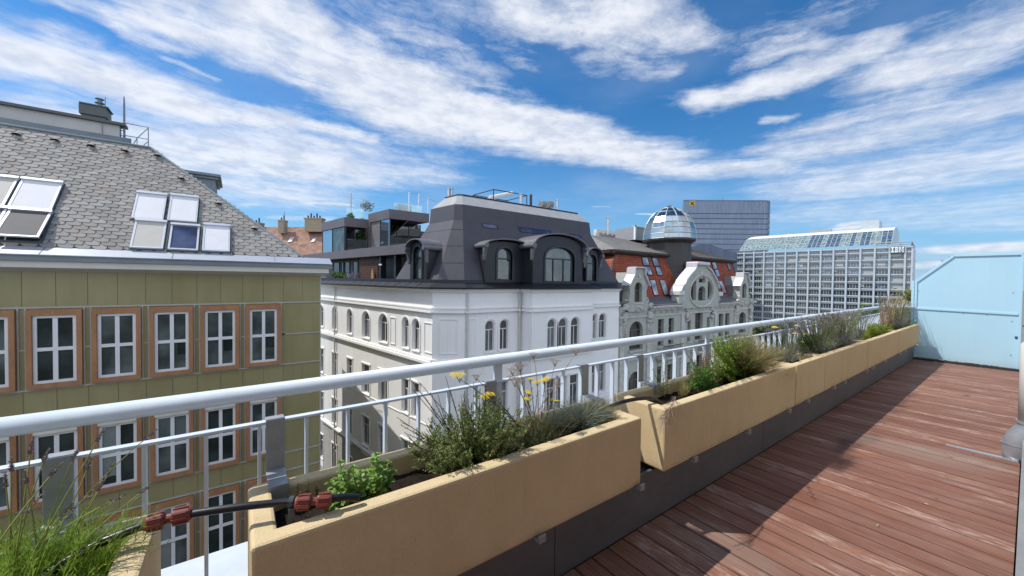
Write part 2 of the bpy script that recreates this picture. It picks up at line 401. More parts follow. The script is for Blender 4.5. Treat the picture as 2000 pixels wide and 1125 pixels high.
for i in range(26):
    x = random.uniform(2.6, 11.2); y = random.uniform(0.15, 1.3); a = random.uniform(0, 6.28); l = random.uniform(.008, .022); w_ = l * .35
    u = V((math.cos(a), math.sin(a), 0)); n_ = V((-u.y, u.x, 0)); p = V((x, y, 0.004))
    dbm.quad(p - u * l, p - n_ * w_ + V((0, 0, .006)), p + u * l + V((0, 0, .003)), p + n_ * w_)
tag(dbm.build('leaf_litter', leaf_mat('pale dry crumbs', (0.5, 0.42, 0.3, 1), (0.28, 0.2, 0.12, 1))), kind='stuff')

# ------------------------------------------------------------------ the terrace building itself
render_w = mat('cream house render', (0.62, 0.60, 0.54), 0.85, var=0.05, scale=1.2, bump=0.25, bscale=90)
zinc = mat('grey sheet metal', (0.30, 0.31, 0.33), 0.42, 0.55, var=0.08, scale=2.5)
own = thing('terrace_house', (3, 0, 0), 'cream rendered house wall along the deck, behind the rain pipe', 'house wall')
hb = MB(); hb.box(3.2, 12.6, -0.7, -.26, -.2, 3.6); hb.box(-6, 3.2, -2.2, -1.9, -0.06, 3.6); hb.box(2.95, 3.2, -1.9, -.26, -0.06, 3.6)
hb.build('wall', render_w, own)
hb = MB(); hb.box(-20, 12.6, -8, 1.46, GZ, -0.21); hb.build('lower_facade', mat('dull house front', (0.20, 0.20, 0.19), 0.8, scale=.6), own)
hb = MB(); hb.box(-6.2, 12.8, -8, -.2, 3.62, 3.85); hb.build('roof_slab', zinc, own)
hb = MB(); hb.box(2.9, 11.9, -.25, 0.006, -.2, 0.20); hb.box(2.88, 11.9, -.25, 0.012, 0.201, 0.215); hb.build('base_flashing', mat('dull grey flashing', (0.30, 0.31, 0.31), 0.5, 0.3), own)

dpm = mat('galvanised pipe', (0.36, 0.38, 0.41), 0.45, 0.5, var=0.12, scale=9)
yl = at_x(1989, 740, 5.9).y; ye = at_x(1956, 850, 5.9).y; rr_ = .10
yp, yb_ = yl - rr_, ye - rr_
zt_ = at_x(1990, 655, 5.9).z; zj = at_x(1990, 822, 5.9).z; zb_ = at_x(1975, 897, 5.9).z
dp = thing('rain_downpipe', (5.9, yb_, 0), 'cream rain downpipe ending in a fat grey elbow above the deck edge', 'downpipe')
t = MB(); t.tube([(5.9, -.26, zt_ - .06), (5.9, yp - .03, zt_ - .03), (5.9, yp, zt_ - .08), (5.9, yp, zj - .04)], rr_ * .96, 24); t.build('pipe', mat('cream pipe paint', (0.66, 0.64, 0.58), 0.5, var=0.05), dp, smooth=True)
t = MB(); hz = zj - zb_
t.tube([(5.9, yp, zj), (5.9, yp, zj - hz * .12), (5.9, yp + (yb_ - yp) * .25, zj - hz * .25), (5.9, yp + (yb_ - yp) * .7, zj - hz * .42), (5.9, yb_ - .002, zj - hz * .58), (5.9, yb_, zj - hz * .86), (5.9, yb_, zj - hz * .95), (5.9, yb_, zb_ + .004)],
       [rr_, rr_, rr_ * 1.03, rr_ * 1.04, rr_ * 1.03, rr_, rr_ * .9, rr_ * .7], 28)
t.build('elbow', dpm, dp, smooth=True)
t = MB(); t.tube([(5.9, yb_, zj - hz * .58), (5.9, yb_, zj - hz * .60)], rr_ * 1.06, 28); t.tube([(5.9, yp, zj + .012), (5.9, yp, zj - .012)], rr_ * 1.06, 28); t.build('pipe_collar', dpm, dp, smooth=False)

st = MB(); st.add([(5.79, .03, .012), (5.85, .03, .012), (5.825, .47, .012), (5.80, .47, .012), (5.79, .03, .001), (5.85, .03, .001), (5.825, .47, .001), (5.80, .47, .001)],
                  [(0, 1, 2, 3), (0, 4, 5, 1), (1, 5, 6, 2), (2, 6, 7, 3), (3, 7, 4, 0)])
tag(st.build('drain_strip', mat('brushed aluminium', (0.55, 0.6, 0.64), 0.35, 0.7, var=0.06)), 'tapering pale metal strip lying across the decking at the pipe elbow', 'strip')

# ------------------------------------------------------------------ parapet, railing
clad = mat('anthracite cladding', (0.13, 0.132, 0.142), 0.55, 0.15, var=0.16, scale=1.4, stretch=(1, 1, 2))
whitep = mat('pale blue white paint', (0.62, 0.70, 0.80), 0.32, 0.0, var=0.05, scale=4, spec=0.5)
par = thing('parapet', (5, 1.75, 0), 'low parapet clad in anthracite metal sheets below the tan planters', 'parapet')
seams = [-1.32, 1.384, 4.083, 6.769, 9.491, 11.93]
for a, b in zip(seams[:-1], seams[1:]):
    m_ = MB(); m_.box(a + .003, b - .003, 1.48, 1.5, 0.004, 0.345); m_.build('cladding_panel', clad, par)
m_ = MB(); m_.box(-2.5, 11.97, 1.5, 2.14, -0.3, 0.33); m_.box(-2.5, 11.97, 1.9, 2.12, GZ, -0.3); m_.build('core', mat('dark parapet core', (0.05, 0.05, 0.052), 0.8), par)
m_ = MB(); m_.box(-2.5, 11.9, 1.80, 2.18, 0.332, 0.352); m_.box(-2.5, 11.9, 2.165, 2.18, 0.27, 0.331); m_.build('coping', mat('pale coping sheet', (0.62, 0.67, 0.72), 0.35, 0.2, var=0.07), par)
for bxx in (0.35, 1.18, 1.97, 2.594, 3.45, 4.35, 4.876, 5.78, 6.22, 7.3, 7.66, 8.45, 9.57, 10.13, 10.74):
    m_ = MB(); m_.box(bxx - .022, bxx + .022, 1.345, 1.84, 0.362, 0.374); m_.box(bxx - .022, bxx + .022, 1.345, 1.357, 0.3745, 0.40)
    m_.build('support_bracket', zinc, par, bevel=0.003)

RY = 1.90
rail = thing('railing', (5, RY, 0.35), 'pale blue white steel railing with round handrail and flat bars', 'railing')
endx = 11.72
t = MB(); t.tube([(-2.5, RY, 1.135), (endx - .12, RY, 1.135), (endx - .03, RY - .02, 1.135), (endx, RY - .08, 1.135), (11.9, 1.56, 1.135), (11.98, 1.5, 1.135)], 0.032, 18)
t.build('handrail', whitep, rail, smooth=True)
t = MB(); t.box(-2.5, endx, RY - .018, RY + .018, 0.997, 1.009); t.build('lower_rail', whitep, rail, bevel=.003)
posts = [1.282 + 2.53 * i for i in range(-1, 5)]
for p in posts:
    t = MB(); t.box(p - .028, p + .028, RY - .008, RY + .008, 0.353, 1.112); t.box(p - .06, p + .06, RY - .05, RY + .05, 0.353, 0.365); t.build('post', whitep, rail)
for jx in (5.02, 5.32, -.9, 8.1):
    t = MB(); t.tube([(jx - .003, RY, 1.135), (jx + .003, RY, 1.135)], 0.0328, 18); t.build('handrail_joint', mat('dark joint', (.08, .09, .1), .5), rail)
x = 0.073 - 0.1755 * 8
while x < endx - .05:
    if min(abs(x - p) for p in posts) > .045:
        t = MB(); t.box(x - .006, x + .006, RY - .016, RY + .016, 0.353, 0.9965); t.build('baluster', whitep, rail)
    x += 0.1755

# ------------------------------------------------------------------ planters
def ochre_mat():
    m, k = base_mat('tan rough render')
    co = k.n('ShaderNodeTexCoord').outputs['Object']
    z = k.n('ShaderNodeSeparateXYZ', {0: co}).outputs[2]
    nA = k.n('ShaderNodeTexNoise', {'Vector': co, 'Scale': 4.0, 'Detail': 6.0, 'Roughness': .65}).outputs[0]
    nB = k.n('ShaderNodeTexNoise', {'Vector': k.n('ShaderNodeMapping', {'Vector': co, 'Scale': (26, 26, 1.6)}), 'Scale': 1.0, 'Detail': 4.0}).outputs[0]
    nC = k.n('ShaderNodeTexNoise', {'Vector': co, 'Scale': 240.0, 'Detail': 3.0}).outputs[0]
    nD = k.n('ShaderNodeTexNoise', {'Vector': co, 'Scale': 38.0, 'Detail': 5.0}).outputs[0]
    c = k.mix(k.ramp(nA, .3, .7), (0.615, 0.485, 0.285, 1), (0.675, 0.54, 0.33, 1))
    c = k.mix(k.math('MULTIPLY', k.ramp(nB, .55, .78), .13), c, (0.36, 0.26, 0.14, 1))
    c = k.mix(k.math('MULTIPLY', k.ramp(nD, .62, .76), .22), c, (0.30, 0.22, 0.13, 1))
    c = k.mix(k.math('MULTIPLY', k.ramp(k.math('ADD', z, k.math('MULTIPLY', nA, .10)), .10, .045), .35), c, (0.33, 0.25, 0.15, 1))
    c = k.mix(k.math('MULTIPLY', k.ramp(nC, .35, .65), .25), c, (0.42, 0.31, 0.17, 1))
    return finish(m, k, c, .92, 0, .15, nC, .55, .006)
ochre = ochre_mat()
soilm = mat('dark potting soil', (0.022, 0.016, 0.012), 0.95, var=0.5, scale=20, bump=1.0, bscale=60, spec=0.1)
PLN = [(-1.75, -0.222, 'tan rendered planter holding the green lavender, cut by the picture edge', 0),
       (0.03, 2.0, 'long tan rendered planter with the light green herb and yellow yarrow', 0),
       (2.25, 4.575, 'tan rendered planter with leafy green bush and straw coloured tussock', 0),
       (4.605, 5.50, 'short tan rendered planter with the dark green daisy clump', 0),
       (5.512, 7.46, 'tan rendered planter filled with silvery lavender', 0),
       (7.49, 9.70, 'tan rendered planter with yellow green seedlings and violet spikes', 0),
       (9.725, 11.75, 'tan rendered planter touching the light blue screen', 0)]
PY0, PY1, PT, PB = 1.38, 1.80, 0.79, 0.376
for a, b, lab, _ in PLN:
    p = thing('planter', ((a + b) / 2, 1.59, PB), lab, 'planter', 'tan planters along the railing')
    m_ = MB(); th = .075
    o8 = [(a, PY0), (b, PY0), (b, PY1), (a, PY1)]; i8 = [(a + th, PY0 + th), (b - th, PY0 + th), (b - th, PY1 - th), (a + th, PY1 - th)]
    vs = [(x, y, PB) for x, y in o8] + [(x, y, PT) for x, y in o8] + [(x, y, PT) for x, y in i8] + [(x, y, PB + .05) for x, y in i8]
    fs = [(3, 2, 1, 0)] + [(i, (i + 1) % 4, 4 + (i + 1) % 4, 4 + i) for i in range(4)] + [(4 + i, 4 + (i + 1) % 4, 8 + (i + 1) % 4, 8 + i) for i in range(4)] + [(8 + i, 8 + (i + 1) % 4, 12 + (i + 1) % 4, 12 + i) for i in range(4)] + [(12, 13, 14, 15)]
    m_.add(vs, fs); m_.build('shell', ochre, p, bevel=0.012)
    # uneven soil
    m_ = MB(); n1 = max(6, int((b - a) / .05)); vs = []; fs = []
    for i in range(n1 + 1):
        for j in range(9):
            vs.append((a + th - .002 + (b - a - 2 * th + .004) * i / n1, PY0 + th - .002 + (PY1 - PY0 - 2 * th + .004) * j / 8, 0.70 + random.uniform(-.012, .012)))
    for i in range(n1):
        for j in range(8): fs.append((i * 9 + j, i * 9 + j + 1, i * 9 + 10 + j, i * 9 + 9 + j))
    m_.add(vs, fs); m_.build('soil', soilm, p, smooth=True)

# steel hooks that hold the planters to the lower rail
galv = mat('galvanised hook', (0.33, 0.345, 0.36), 0.5, 0.25, var=0.14, scale=14)
HOOK = [(-0.48, 'galvanised steel hook over the rail behind the lavender stems'), (0.128, 'galvanised steel hook at the near corner of the herb planter, clear of plants'),
        (1.22, 'galvanised steel hook over the rail behind the yellow yarrow'), (2.02, 'galvanised steel hook over the rail behind the blue fescue'),
        (2.68, 'galvanised steel hook over the rail behind the thin weed of the leafy bush planter'), (4.3, 'galvanised steel hook behind the straw coloured tussock'), (5.75, 'galvanised steel hook behind the violet lavender spikes')]
for hx, lab in HOOK:
    y1 = RY - .034; w_ = .034
    prof = [(1.719, .735), (1.719, .801), (y1 + .004, .801), (y1 + .004, 1.014), (RY + .022, 1.014), (RY + .022, .985), (RY + .026, .985), (RY + .026, 1.018), (y1, 1.018), (y1, .805), (1.715, .805), (1.715, .735)]
    m_ = MB(); m_.prism([(hx - w_, y, z) for y, z in prof], (2 * w_, 0, 0))
    m_.box(hx - w_ + .002, hx + w_ - .002, 1.7255, 1.80, .735, .8)
    tag(m_.build('planter_hook', galv, loc=(hx, y1, .8), bevel=0.002), lab, 'hook', 'steel hooks holding the planters')

# irrigation pipes
rub = mat('black irrigation hose', (0.012, 0.012, 0.015), 0.35, var=0.2, scale=12, spec=0.5)
cop = mat('brick red plastic coupling', (0.20, 0.045, 0.03), 0.42, var=0.12, scale=20)
clip = mat('dark blue grey clip', (0.035, 0.045, 0.055), 0.5)
pp = [(-.62, 1.50, .74), (-.45, 1.56, .79), (-.361, 1.59, .822), (-.29, 1.597, .838), (-.198, 1.598, .848), (-.129, 1.579, .852), (0.0, 1.535, .853), (.12, 1.498, .845), (.216, 1.457, .838), (.30, 1.44, .832), (.36, 1.43, .815)]
def smooth_path(pts, n=6):
    out = []; P = [V(p) for p in pts]
    for i in range(len(P) - 1):
        p0, p1, p2, p3 = P[max(i - 1, 0)], P[i], P[i + 1], P[min(i + 2, len(P) - 1)]
        for j in range(n):
            s = j / n
            out.append(0.5 * ((2 * p1) + (p2 - p0) * s + (2 * p0 - 5 * p1 + 4 * p2 - p3) * s * s + (3 * p1 - p0 - 3 * p2 + p3) * s ** 3))
    out.append(P[-1]); return out
hp = thing('irrigation_pipe', (0, 1.53, .8), 'black irrigation pipe with brick red couplings bridging the two near planters', 'pipe', )
t = MB(); t.tube(smooth_path(pp), 0.0125, 12); t.build('hose', rub, hp, smooth=True)
def coupling(c, d):
    c = V(c); d = V(d).normalized(); t = MB()
    for s in (-1, 1):
        a = c + d * (s * .012); b = c + d * (s * .058)
        t.tube([c + d * (s * .008), a, a + d * (s * .004), b - d * (s * .006), b], [.016, .0235, .0245, .0225, .019], 16)
        s1 = d.cross(V((0, 0, 1))).normalized(); s2 = d.cross(s1)
        for j in range(8):
            w_ = 2 * PI * j / 8; o_ = s1 * math.cos(w_) + s2 * math.sin(w_); s3 = d.cross(o_)
            t.obox(a + o_ * .0215 - s3 * .003, d * (s * .038), s3 * .006, o_ * .0055)
    t.tube([c - d * .014, c + d * .014], .0135, 12)
    t.build('coupling', cop, hp)
coupling((-.178, 1.592, .850), V((-.129, 1.579, .852)) - V((-.225, 1.598, .846)))
coupling((.214, 1.457, .838), V((.27, 1.444, .834)) - V((.16, 1.48, .843)))
t = MB(); t.box(.14, .156, 1.463, 1.503, .70, .83); t.tube([(.143, 1.49, .844), (.157, 1.484, .843)], .019, 12); t.build('stake_clip', clip, hp)
hp2 = MB(); hp2.tube(smooth_path([(1.78, 1.585, .745), (1.90, 1.59, .79), (2.0, 1.58, .815), (2.12, 1.55, .832), (2.27, 1.51, .828), (2.36, 1.50, .79), (2.42, 1.50, .735)]), 0.0125, 12)
hp2.tube(smooth_path([(1.80, 1.6, .76), (1.93, 1.61, .80), (2.0, 1.60, .812)]), .006, 8)
tag(hp2.build('irrigation_pipe', rub, smooth=True, loc=(2.1, 1.55, .8)), 'plain black irrigation pipe crossing to the leafy bush planter, without couplings', 'pipe')

# ------------------------------------------------------------------ light blue privacy screen
def blue_mat():
    m, k = base_mat('light blue lacquer')
    co = k.n('ShaderNodeTexCoord').outputs['Object']
    z = k.n('ShaderNodeSeparateXYZ', {0: co}).outputs[2]
    nA = k.n('ShaderNodeTexNoise', {'Vector': co, 'Scale': 1.3, 'Detail': 5.0}).outputs[0]
    nB = k.n('ShaderNodeTexNoise', {'Vector': k.n('ShaderNodeMapping', {'Vector': co, 'Scale': (20, 20, .7)}), 'Scale': 1.0, 'Detail': 5.0}).outputs[0]
    nC = k.n('ShaderNodeTexNoise', {'Vector': co, 'Scale': 60.0, 'Detail': 4.0}).outputs[0]
    c = k.mix(k.ramp(nA, .3, .7), (0.405, 0.645, 0.80, 1), (0.43, 0.67, 0.81, 1))
    c = k.mix(k.math('MULTIPLY', k.ramp(nB, .5, .75), .16), c, (0.38, 0.54, 0.62, 1))
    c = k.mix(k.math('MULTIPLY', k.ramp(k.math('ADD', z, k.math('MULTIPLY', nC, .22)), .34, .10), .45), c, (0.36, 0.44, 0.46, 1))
    return finish(m, k, c, .42, 0, .45, nA, .05, .05)
blue = blue_mat()
scr = thing('privacy_screen', (12, .8, 0), 'light blue privacy screen with a cut off corner closing the deck', 'screen')
X = 12.0; TZ = 2.265
out = [(1.5, .05), (1.5, 1.715), (.955, TZ), (.105, TZ), (.105, .05)]
def scrpoly(pts, x0, x1, name, mm): return MB().prism([(x0, y, z) for y, z in pts], (x1 - x0, 0, 0)).build(name, mm, scr)
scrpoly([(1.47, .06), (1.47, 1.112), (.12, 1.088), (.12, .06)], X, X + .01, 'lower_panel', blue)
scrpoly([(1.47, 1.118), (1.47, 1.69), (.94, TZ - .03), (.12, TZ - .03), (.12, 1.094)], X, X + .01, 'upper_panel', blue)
fr = MB(); ft = .035
fr.prism([(X - .02, 1.5, .05), (X - .02, 1.5, 1.715), (X - .02, 1.5 - .04, 1.70), (X - .02, 1.5 - .04, .05)], (ft, 0, 0))
fr.prism([(X - .02, 1.5, 1.717), (X - .02, .955, TZ + .002), (X - .02, .95, TZ - .05), (X - .02, 1.462, 1.685)], (ft, 0, 0))
fr.prism([(X - .022, .955, TZ), (X - .022, .105, TZ), (X - .022, .105, TZ - .045), (X - .022, .945, TZ - .045)], (ft, 0, 0))
fr.box(X - .02, X + .015, .09, .125, .05, TZ - .046)
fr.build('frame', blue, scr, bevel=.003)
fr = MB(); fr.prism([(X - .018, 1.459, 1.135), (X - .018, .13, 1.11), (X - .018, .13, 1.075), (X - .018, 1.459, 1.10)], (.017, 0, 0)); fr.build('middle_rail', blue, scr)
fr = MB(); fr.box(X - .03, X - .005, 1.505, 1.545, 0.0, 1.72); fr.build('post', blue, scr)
for by_, bz_ in ((1.44, .3), (1.44, .9), (1.44, 1.5), (.2, .3), (.2, .95), (.2, 1.5), (.8, 1.06), (1.1, 1.07), (.5, 1.05)):
    fr = MB(); fr.tube([(X - .006, by_, bz_), (X - .0005, by_, bz_)], .009, 8); fr.build('bolt', zinc, scr)
fr = MB(); fr.box(X - .012, X - .001, .125, .16, .63, .67); fr.build('latch', clip, scr)
fr = MB(); fr.box(X - .03, X + .03, .09, 1.5, .0, .045); fr.build('threshold', mat('dark threshold', (.03, .028, .028), .7), scr)

# ------------------------------------------------------------------ olive office building across the street
def olive():
    m, k = base_mat('olive glass panels')
    co = k.n('ShaderNodeTexCoord').outputs['Object']
    s = k.n('ShaderNodeSeparateXYZ', {0: co})
    n1 = k.n('ShaderNodeTexNoise', {'Vector': k.n('ShaderNodeMapping', {'Vector': co, 'Scale': (1.0, 1, .35)}), 'Scale': 1.6, 'Detail': 4.0}).outputs[0]
    pi = k.math('FLOOR', k.math('DIVIDE', s.outputs[0], 0.606))
    wn = k.n('ShaderNodeTexWhiteNoise', {'W': pi}, noise_dimensions='1D').outputs[0]
    c = k.mix(k.ramp(n1, .3, .7), (0.29, 0.252, 0.122, 1), (0.335, 0.295, 0.15, 1))
    n3 = k.n('ShaderNodeTexNoise', {'Vector': k.n('ShaderNodeMapping', {'Vector': co, 'Scale': (9, 9, .5)}), 'Scale': 1.0, 'Detail': 4.0}).outputs[0]
    c = k.mix(k.math('MULTIPLY', k.ramp(n3, .52, .78), .25), c, (0.20, 0.172, 0.08, 1))
    c = k.mix(k.math('MULTIPLY', wn, .35), c, (0.26, 0.228, 0.11, 1))
    rib = k.n('ShaderNodeTexWave', {'Vector': co, 'Scale': 11.0, 'Distortion': 0.0}, wave_type='BANDS', bands_direction='X').outputs[0]
    return finish(m, k, c, 0.22, 0, 0.5, rib, 0.04, 0.01)
olivem = olive()
seamm = mat('dark panel seam', (0.13, 0.115, 0.06), .6)
profm = mat('pale grey profile', (0.42, 0.41, 0.37), .5)
orange = mat('terracotta window surround', (0.36, 0.17, 0.075), .55, var=.18, scale=4, stretch=(1, 1, .3))
whitef = mat('white window frame', (0.74, 0.74, 0.74), .4, var=.04)
cream = mat('cream cornice paint', (0.60, 0.58, 0.52), .7, var=.05)
zincL = mat('pale zinc gutter', (0.50, 0.53, 0.58), .38, .45, var=.06, scale=1.2)
zincD = mat('weathered zinc', (0.20, 0.235, 0.25), .5, .3, var=.1, scale=1.5)
gdark = glass('dark green window glass', (0.026, 0.037, 0.034, 1), spec=.35)
goff = thing('office_building', (2.57, 16, GZ), 'olive green panelled office building with terracotta window surrounds and grey tiled roof', 'office building')
GY, GX = 16.0, 2.57
GL = -26.0
w = Wall((0, GY, 0), (1, 0, 0))
win_x = [0.738 - 1.213 * i for i in range(0, 20)]
row_z = [(-1.39, 0.49), (-4.66, -2.62), (-7.95, -5.70), (-11.15, -8.90)]
# profiles and seams belong to the cladding
m_ = MB(); ms = MB()
for ri, (z0, z1) in enumerate(row_z):
    for z in (z1 + .215, z0 - .165): w.bar(m_, GL, GX, z - .022, z + .022, 0.002, .03)
    zt = z1 + .19; zb = z0 - .14
    for i, x in enumerate(win_x):
        for s_ in (-.54, .54): w.bar(m_, x + s_ - .018, x + s_ + .018, zb - .002, zt + .002, 0.002, .028)
        zm = (z0 + z1) / 2; w.bar(m_, x + .56, x + .56 + .095, zm - .018, zm + .018, 0.002, .024)
    for z in (z0 + (z1 - z0) * .5,): w.bar(m_, win_x[0] + .56, GX, z - .018, z + .018, .002, .024)
m_.box(GX - .03, GX + .005, GY - .012, GY + .05, GZ, 1.69)
m_.build('cladding_profile', profm, goff)
zs = [1.69] + [v for z0, z1 in row_z for v in (z1 + .24, z0 - .19)]
for i in range(0, len(zs) - 1, 2):
    for x in [win_x[0] + .606 * j for j in range(-34, 4)]:
        w.bar(ms, x - .005, x + .005, zs[i + 1], zs[i], .0015, .004)
ms.m = [1] * len(ms.f); ms.box(GL, GX, GY, GY + 16, GZ, 1.69, 0); ms.build('facade', [olivem, seamm], goff)
blindm = mat('cream blind box', (0.62, 0.60, 0.50), .55)
dim = mat('pale blind behind glass', (0.20, 0.23, 0.22), .2, spec=.6)
for ri, (z0, z1) in enumerate(row_z):
    for i, x in enumerate(win_x[:7]):
        hw = .405
        zf = z1 - (.17 if ri == 1 else .0)
        f = window(goff, w, rect(x - hw, x + hw, z0, zf), .062, whitef, gdark if (i * 2 + ri) % 5 > 1 and not (ri == 0 and i < 3) else glass('grey green window glass', (0.075, 0.095, 0.09, 1), spec=.4), fw=.075, trans=(z0 + (zf - z0) * .5,), mull=(x,), bar=.095)
        s_ = MB(); o2 = rect(x - .515, x + .515, z0 - .125, z1 + .165); i2 = rect(x - hw - .004, x + hw + .004, z0 - .004, z1 + .004)
        s_.strip([w.at(a, b, .125) for a, b in o2], [w.at(a, b, .125) for a, b in i2], 0, True)
        s_.strip([w.at(a, b, .125) for a, b in i2], [w.at(a, b, .006) for a, b in i2], 0, True)
        s_.strip([w.at(a, b, .125) for a, b in o2], [w.at(a, b, .006) for a, b in o2], 0, True)
        s_.build('surround', orange, f)
        if ri == 0 and i < 3 or (ri + i) % 4 == 0:
            b_ = MB()      # top row: grey pane and dark patch paint in a reflection; below, pale blinds
            if ri == 0: w.bar(b_, x + .05 + .04 * i, x + hw - .08, z0 + .50, z0 + .88, .0235, .026)
            else: w.bar(b_, x - hw + .08, x - .06, z0 + .3, zf - .08, .0235, .026)
            b_.build('reflection_or_blind', gdark if ri == 0 else dim, f)
        if ri == 1:
            b_ = MB(); w.bar(b_, x - hw, x + hw, zf + .004, z1, .01, .14); b_.build('blind_box', blindm, f)
# cornice and gutter: cream soffit board, zinc fascia and sloping zinc gutter
c_ = MB()
c_.prism([(GL, GY - .001, 1.69), (GL, GY - .33, 1.80), (GL, GY - .36, 1.80), (GL, GY - .36, 1.98), (GL, GY - .001, 1.98)], (GX + .22 - GL, 0, 0)); c_.build('cornice', cream, goff)
c_ = MB()
c_.prism([(GL, GY - .43, 1.985), (GL, GY - .43, 2.12), (GL, GY - .50, 2.13), (GL, GY - .50, 2.15), (GL, GY - .42, 2.16), (GL, GY + .02, 2.37), (GL, GY + .2, 2.37), (GL, GY + .2, 1.985)], (GX + .32 - GL, 0, 0))
c_.build('gutter', [zincL], goff)
for sx in (-1.65, 1.05, -4.3):
    c_ = MB(); c_.obox((sx, GY - .42, 2.165), (.012, 0, 0), (0, .44, .21), (0, -.004, .008)); c_.build('gutter_joint', zincD, goff)
c_ = MB(); c_.box(GL, GX + .318, GY - .435, GY - .43, 1.99, 2.115); c_.build('fascia', zincD, goff)
# roof: slope S from the eave (y 16.02, z 2.36) to the ridge (y 20, z 6.5), hipped at the right
EY, EZ, RYd, RZ = 16.02, 2.36, 20.0, 6.5
HX0, HX1 = 1.94, -2.69
slate_d = mat('dark roof underlay', (0.055, 0.055, 0.052), .8)
r_ = MB()
r_.quad((GL, EY, EZ), (HX0, EY, EZ), (HX1, RYd, RZ), (GL, RYd, RZ))
r_.quad((HX0, EY, EZ), (HX0 + .3, 28, EZ), (HX1, 24.5, RZ), (HX1, RYd, RZ))
r_.quad((GL, RYd, RZ), (HX1, RYd, RZ), (HX1, 24.5, RZ), (GL, 24.5, RZ))
r_.quad((GL, 28.5, EZ), (HX0 + .3, 28, EZ), (HX1, 24.5, RZ), (GL, 24.5, RZ))
roof = r_.build('roof', slate_d, goff)
S_ = (V((0, RYd, RZ)) - V((0, EY, EZ))); SL = S_.length; S_.normalize(); SN = V((0, -S_.z, S_.y))
def rp(x, s, d=0.0): return V((x, EY, EZ)) + S_ * s + SN * d
def tile_mat():
    m, k = base_mat('weathered fibre cement tiles')
    co = k.n('ShaderNodeTexCoord').outputs['Object']
    gi = k.n('ShaderNodeNewGeometry').outputs['Random Per Island']
    n1 = k.n('ShaderNodeTexNoise', {'Vector': co, 'Scale': 1.3, 'Detail': 5.0}).outputs[0]
    n2 = k.n('ShaderNodeTexNoise', {'Vector': co, 'Scale': 22.0, 'Detail': 4.0}).outputs[0]
    c = k.mix(gi, (0.215, 0.205, 0.19, 1), (0.31, 0.298, 0.28, 1))
    c = k.mix(k.math('MULTIPLY', k.ramp(n1, .5, .72), .6), c, (0.27, 0.225, 0.185, 1))
    c = k.mix(k.math('MULTIPLY', k.ramp(n2, .5, .75), .35), c, (0.15, 0.145, 0.14, 1))
    return finish(m, k, c, .8, 0, .3, n2, .3, .01)
tm = tile_mat()
# one overlapping tile: a broad hexagon with its lower corner cut
TW, TH = 0.33, 0.165
t_ = MB(); row = 0; s = 0.0
while s < SL - .02:
    xo = (row * .5 % 1.0) * TW - row * 0.0
    n = int((HX0 - GL) / TW)
    for i in range(n + 2):
        x = -14 + i * TW + xo
        xh = HX0 + (HX1 - HX0) * (s / SL)
        if x + TW * .3 > xh - .02 or x > HX0: continue
        x1 = min(x + TW * .955, xh - .01); tt = min(s + TH * 1.5, SL)
        a, b = .018 + random.uniform(0, .004), .002
        pts = [rp(x + TW * .27, s, a), rp(max(min(x1 - TW * .06, x1), x + TW * .25), s, a), rp(x1, s + TH * .28, a * .85), rp(x1, tt, b), rp(x + .004, tt, b), rp(x + .004, s + TH * .62, a * .6)]
        low = [rp(x + TW * .27, s, a - .012), rp(max(min(x1 - TW * .06, x1), x + TW * .25), s, a - .012)]
        t_.poly(pts); t_.quad(low[0], low[1], pts[1], pts[0])
    row += 1; s += TH
t_.build('roof_tiles', tm, goff)
# hip and ridge capping
c_ = MB(); c_.tube([(HX0 + .03, EY + .03, EZ + .02), (HX1, RYd, RZ + .03)], .045, 8); c_.tube([(GL, RYd, RZ + .02), (HX1, RYd, RZ + .03)], .05, 8)
c_.build('ridge_cap', zincD, roof)
def on_roof(px, py):
    r = ray(px, py); t = (V((0, EY, EZ)) - CAM).dot(SN) / r.dot(SN); p = CAM + r * t
    return p.x, (p - V((0, EY, EZ))).dot(S_)
# eyebrow vents
for px, py in ((32, 266), (107, 277), (178, 288), (244, 298), (307, 307), (354, 352), (426, 401), (496, 450)):
    x, s = on_roof(px, py); v_ = MB(); A_ = []; B_ = []
    for j in range(7):
        a = PI * j / 6; A_.append(rp(x + .11 * math.cos(a), s, .05 + .075 * math.sin(a))); B_.append(rp(x + .03 * math.cos(a), s + .22, .045 + .004 * math.sin(a)))
    v_.strip(A_, B_, 0); v_.poly([p + S_ * .012 for p in A_], 1)
    v_.build('vent_cap', [tm, mat('black opening', (.004, .004, .004), .9)], roof)
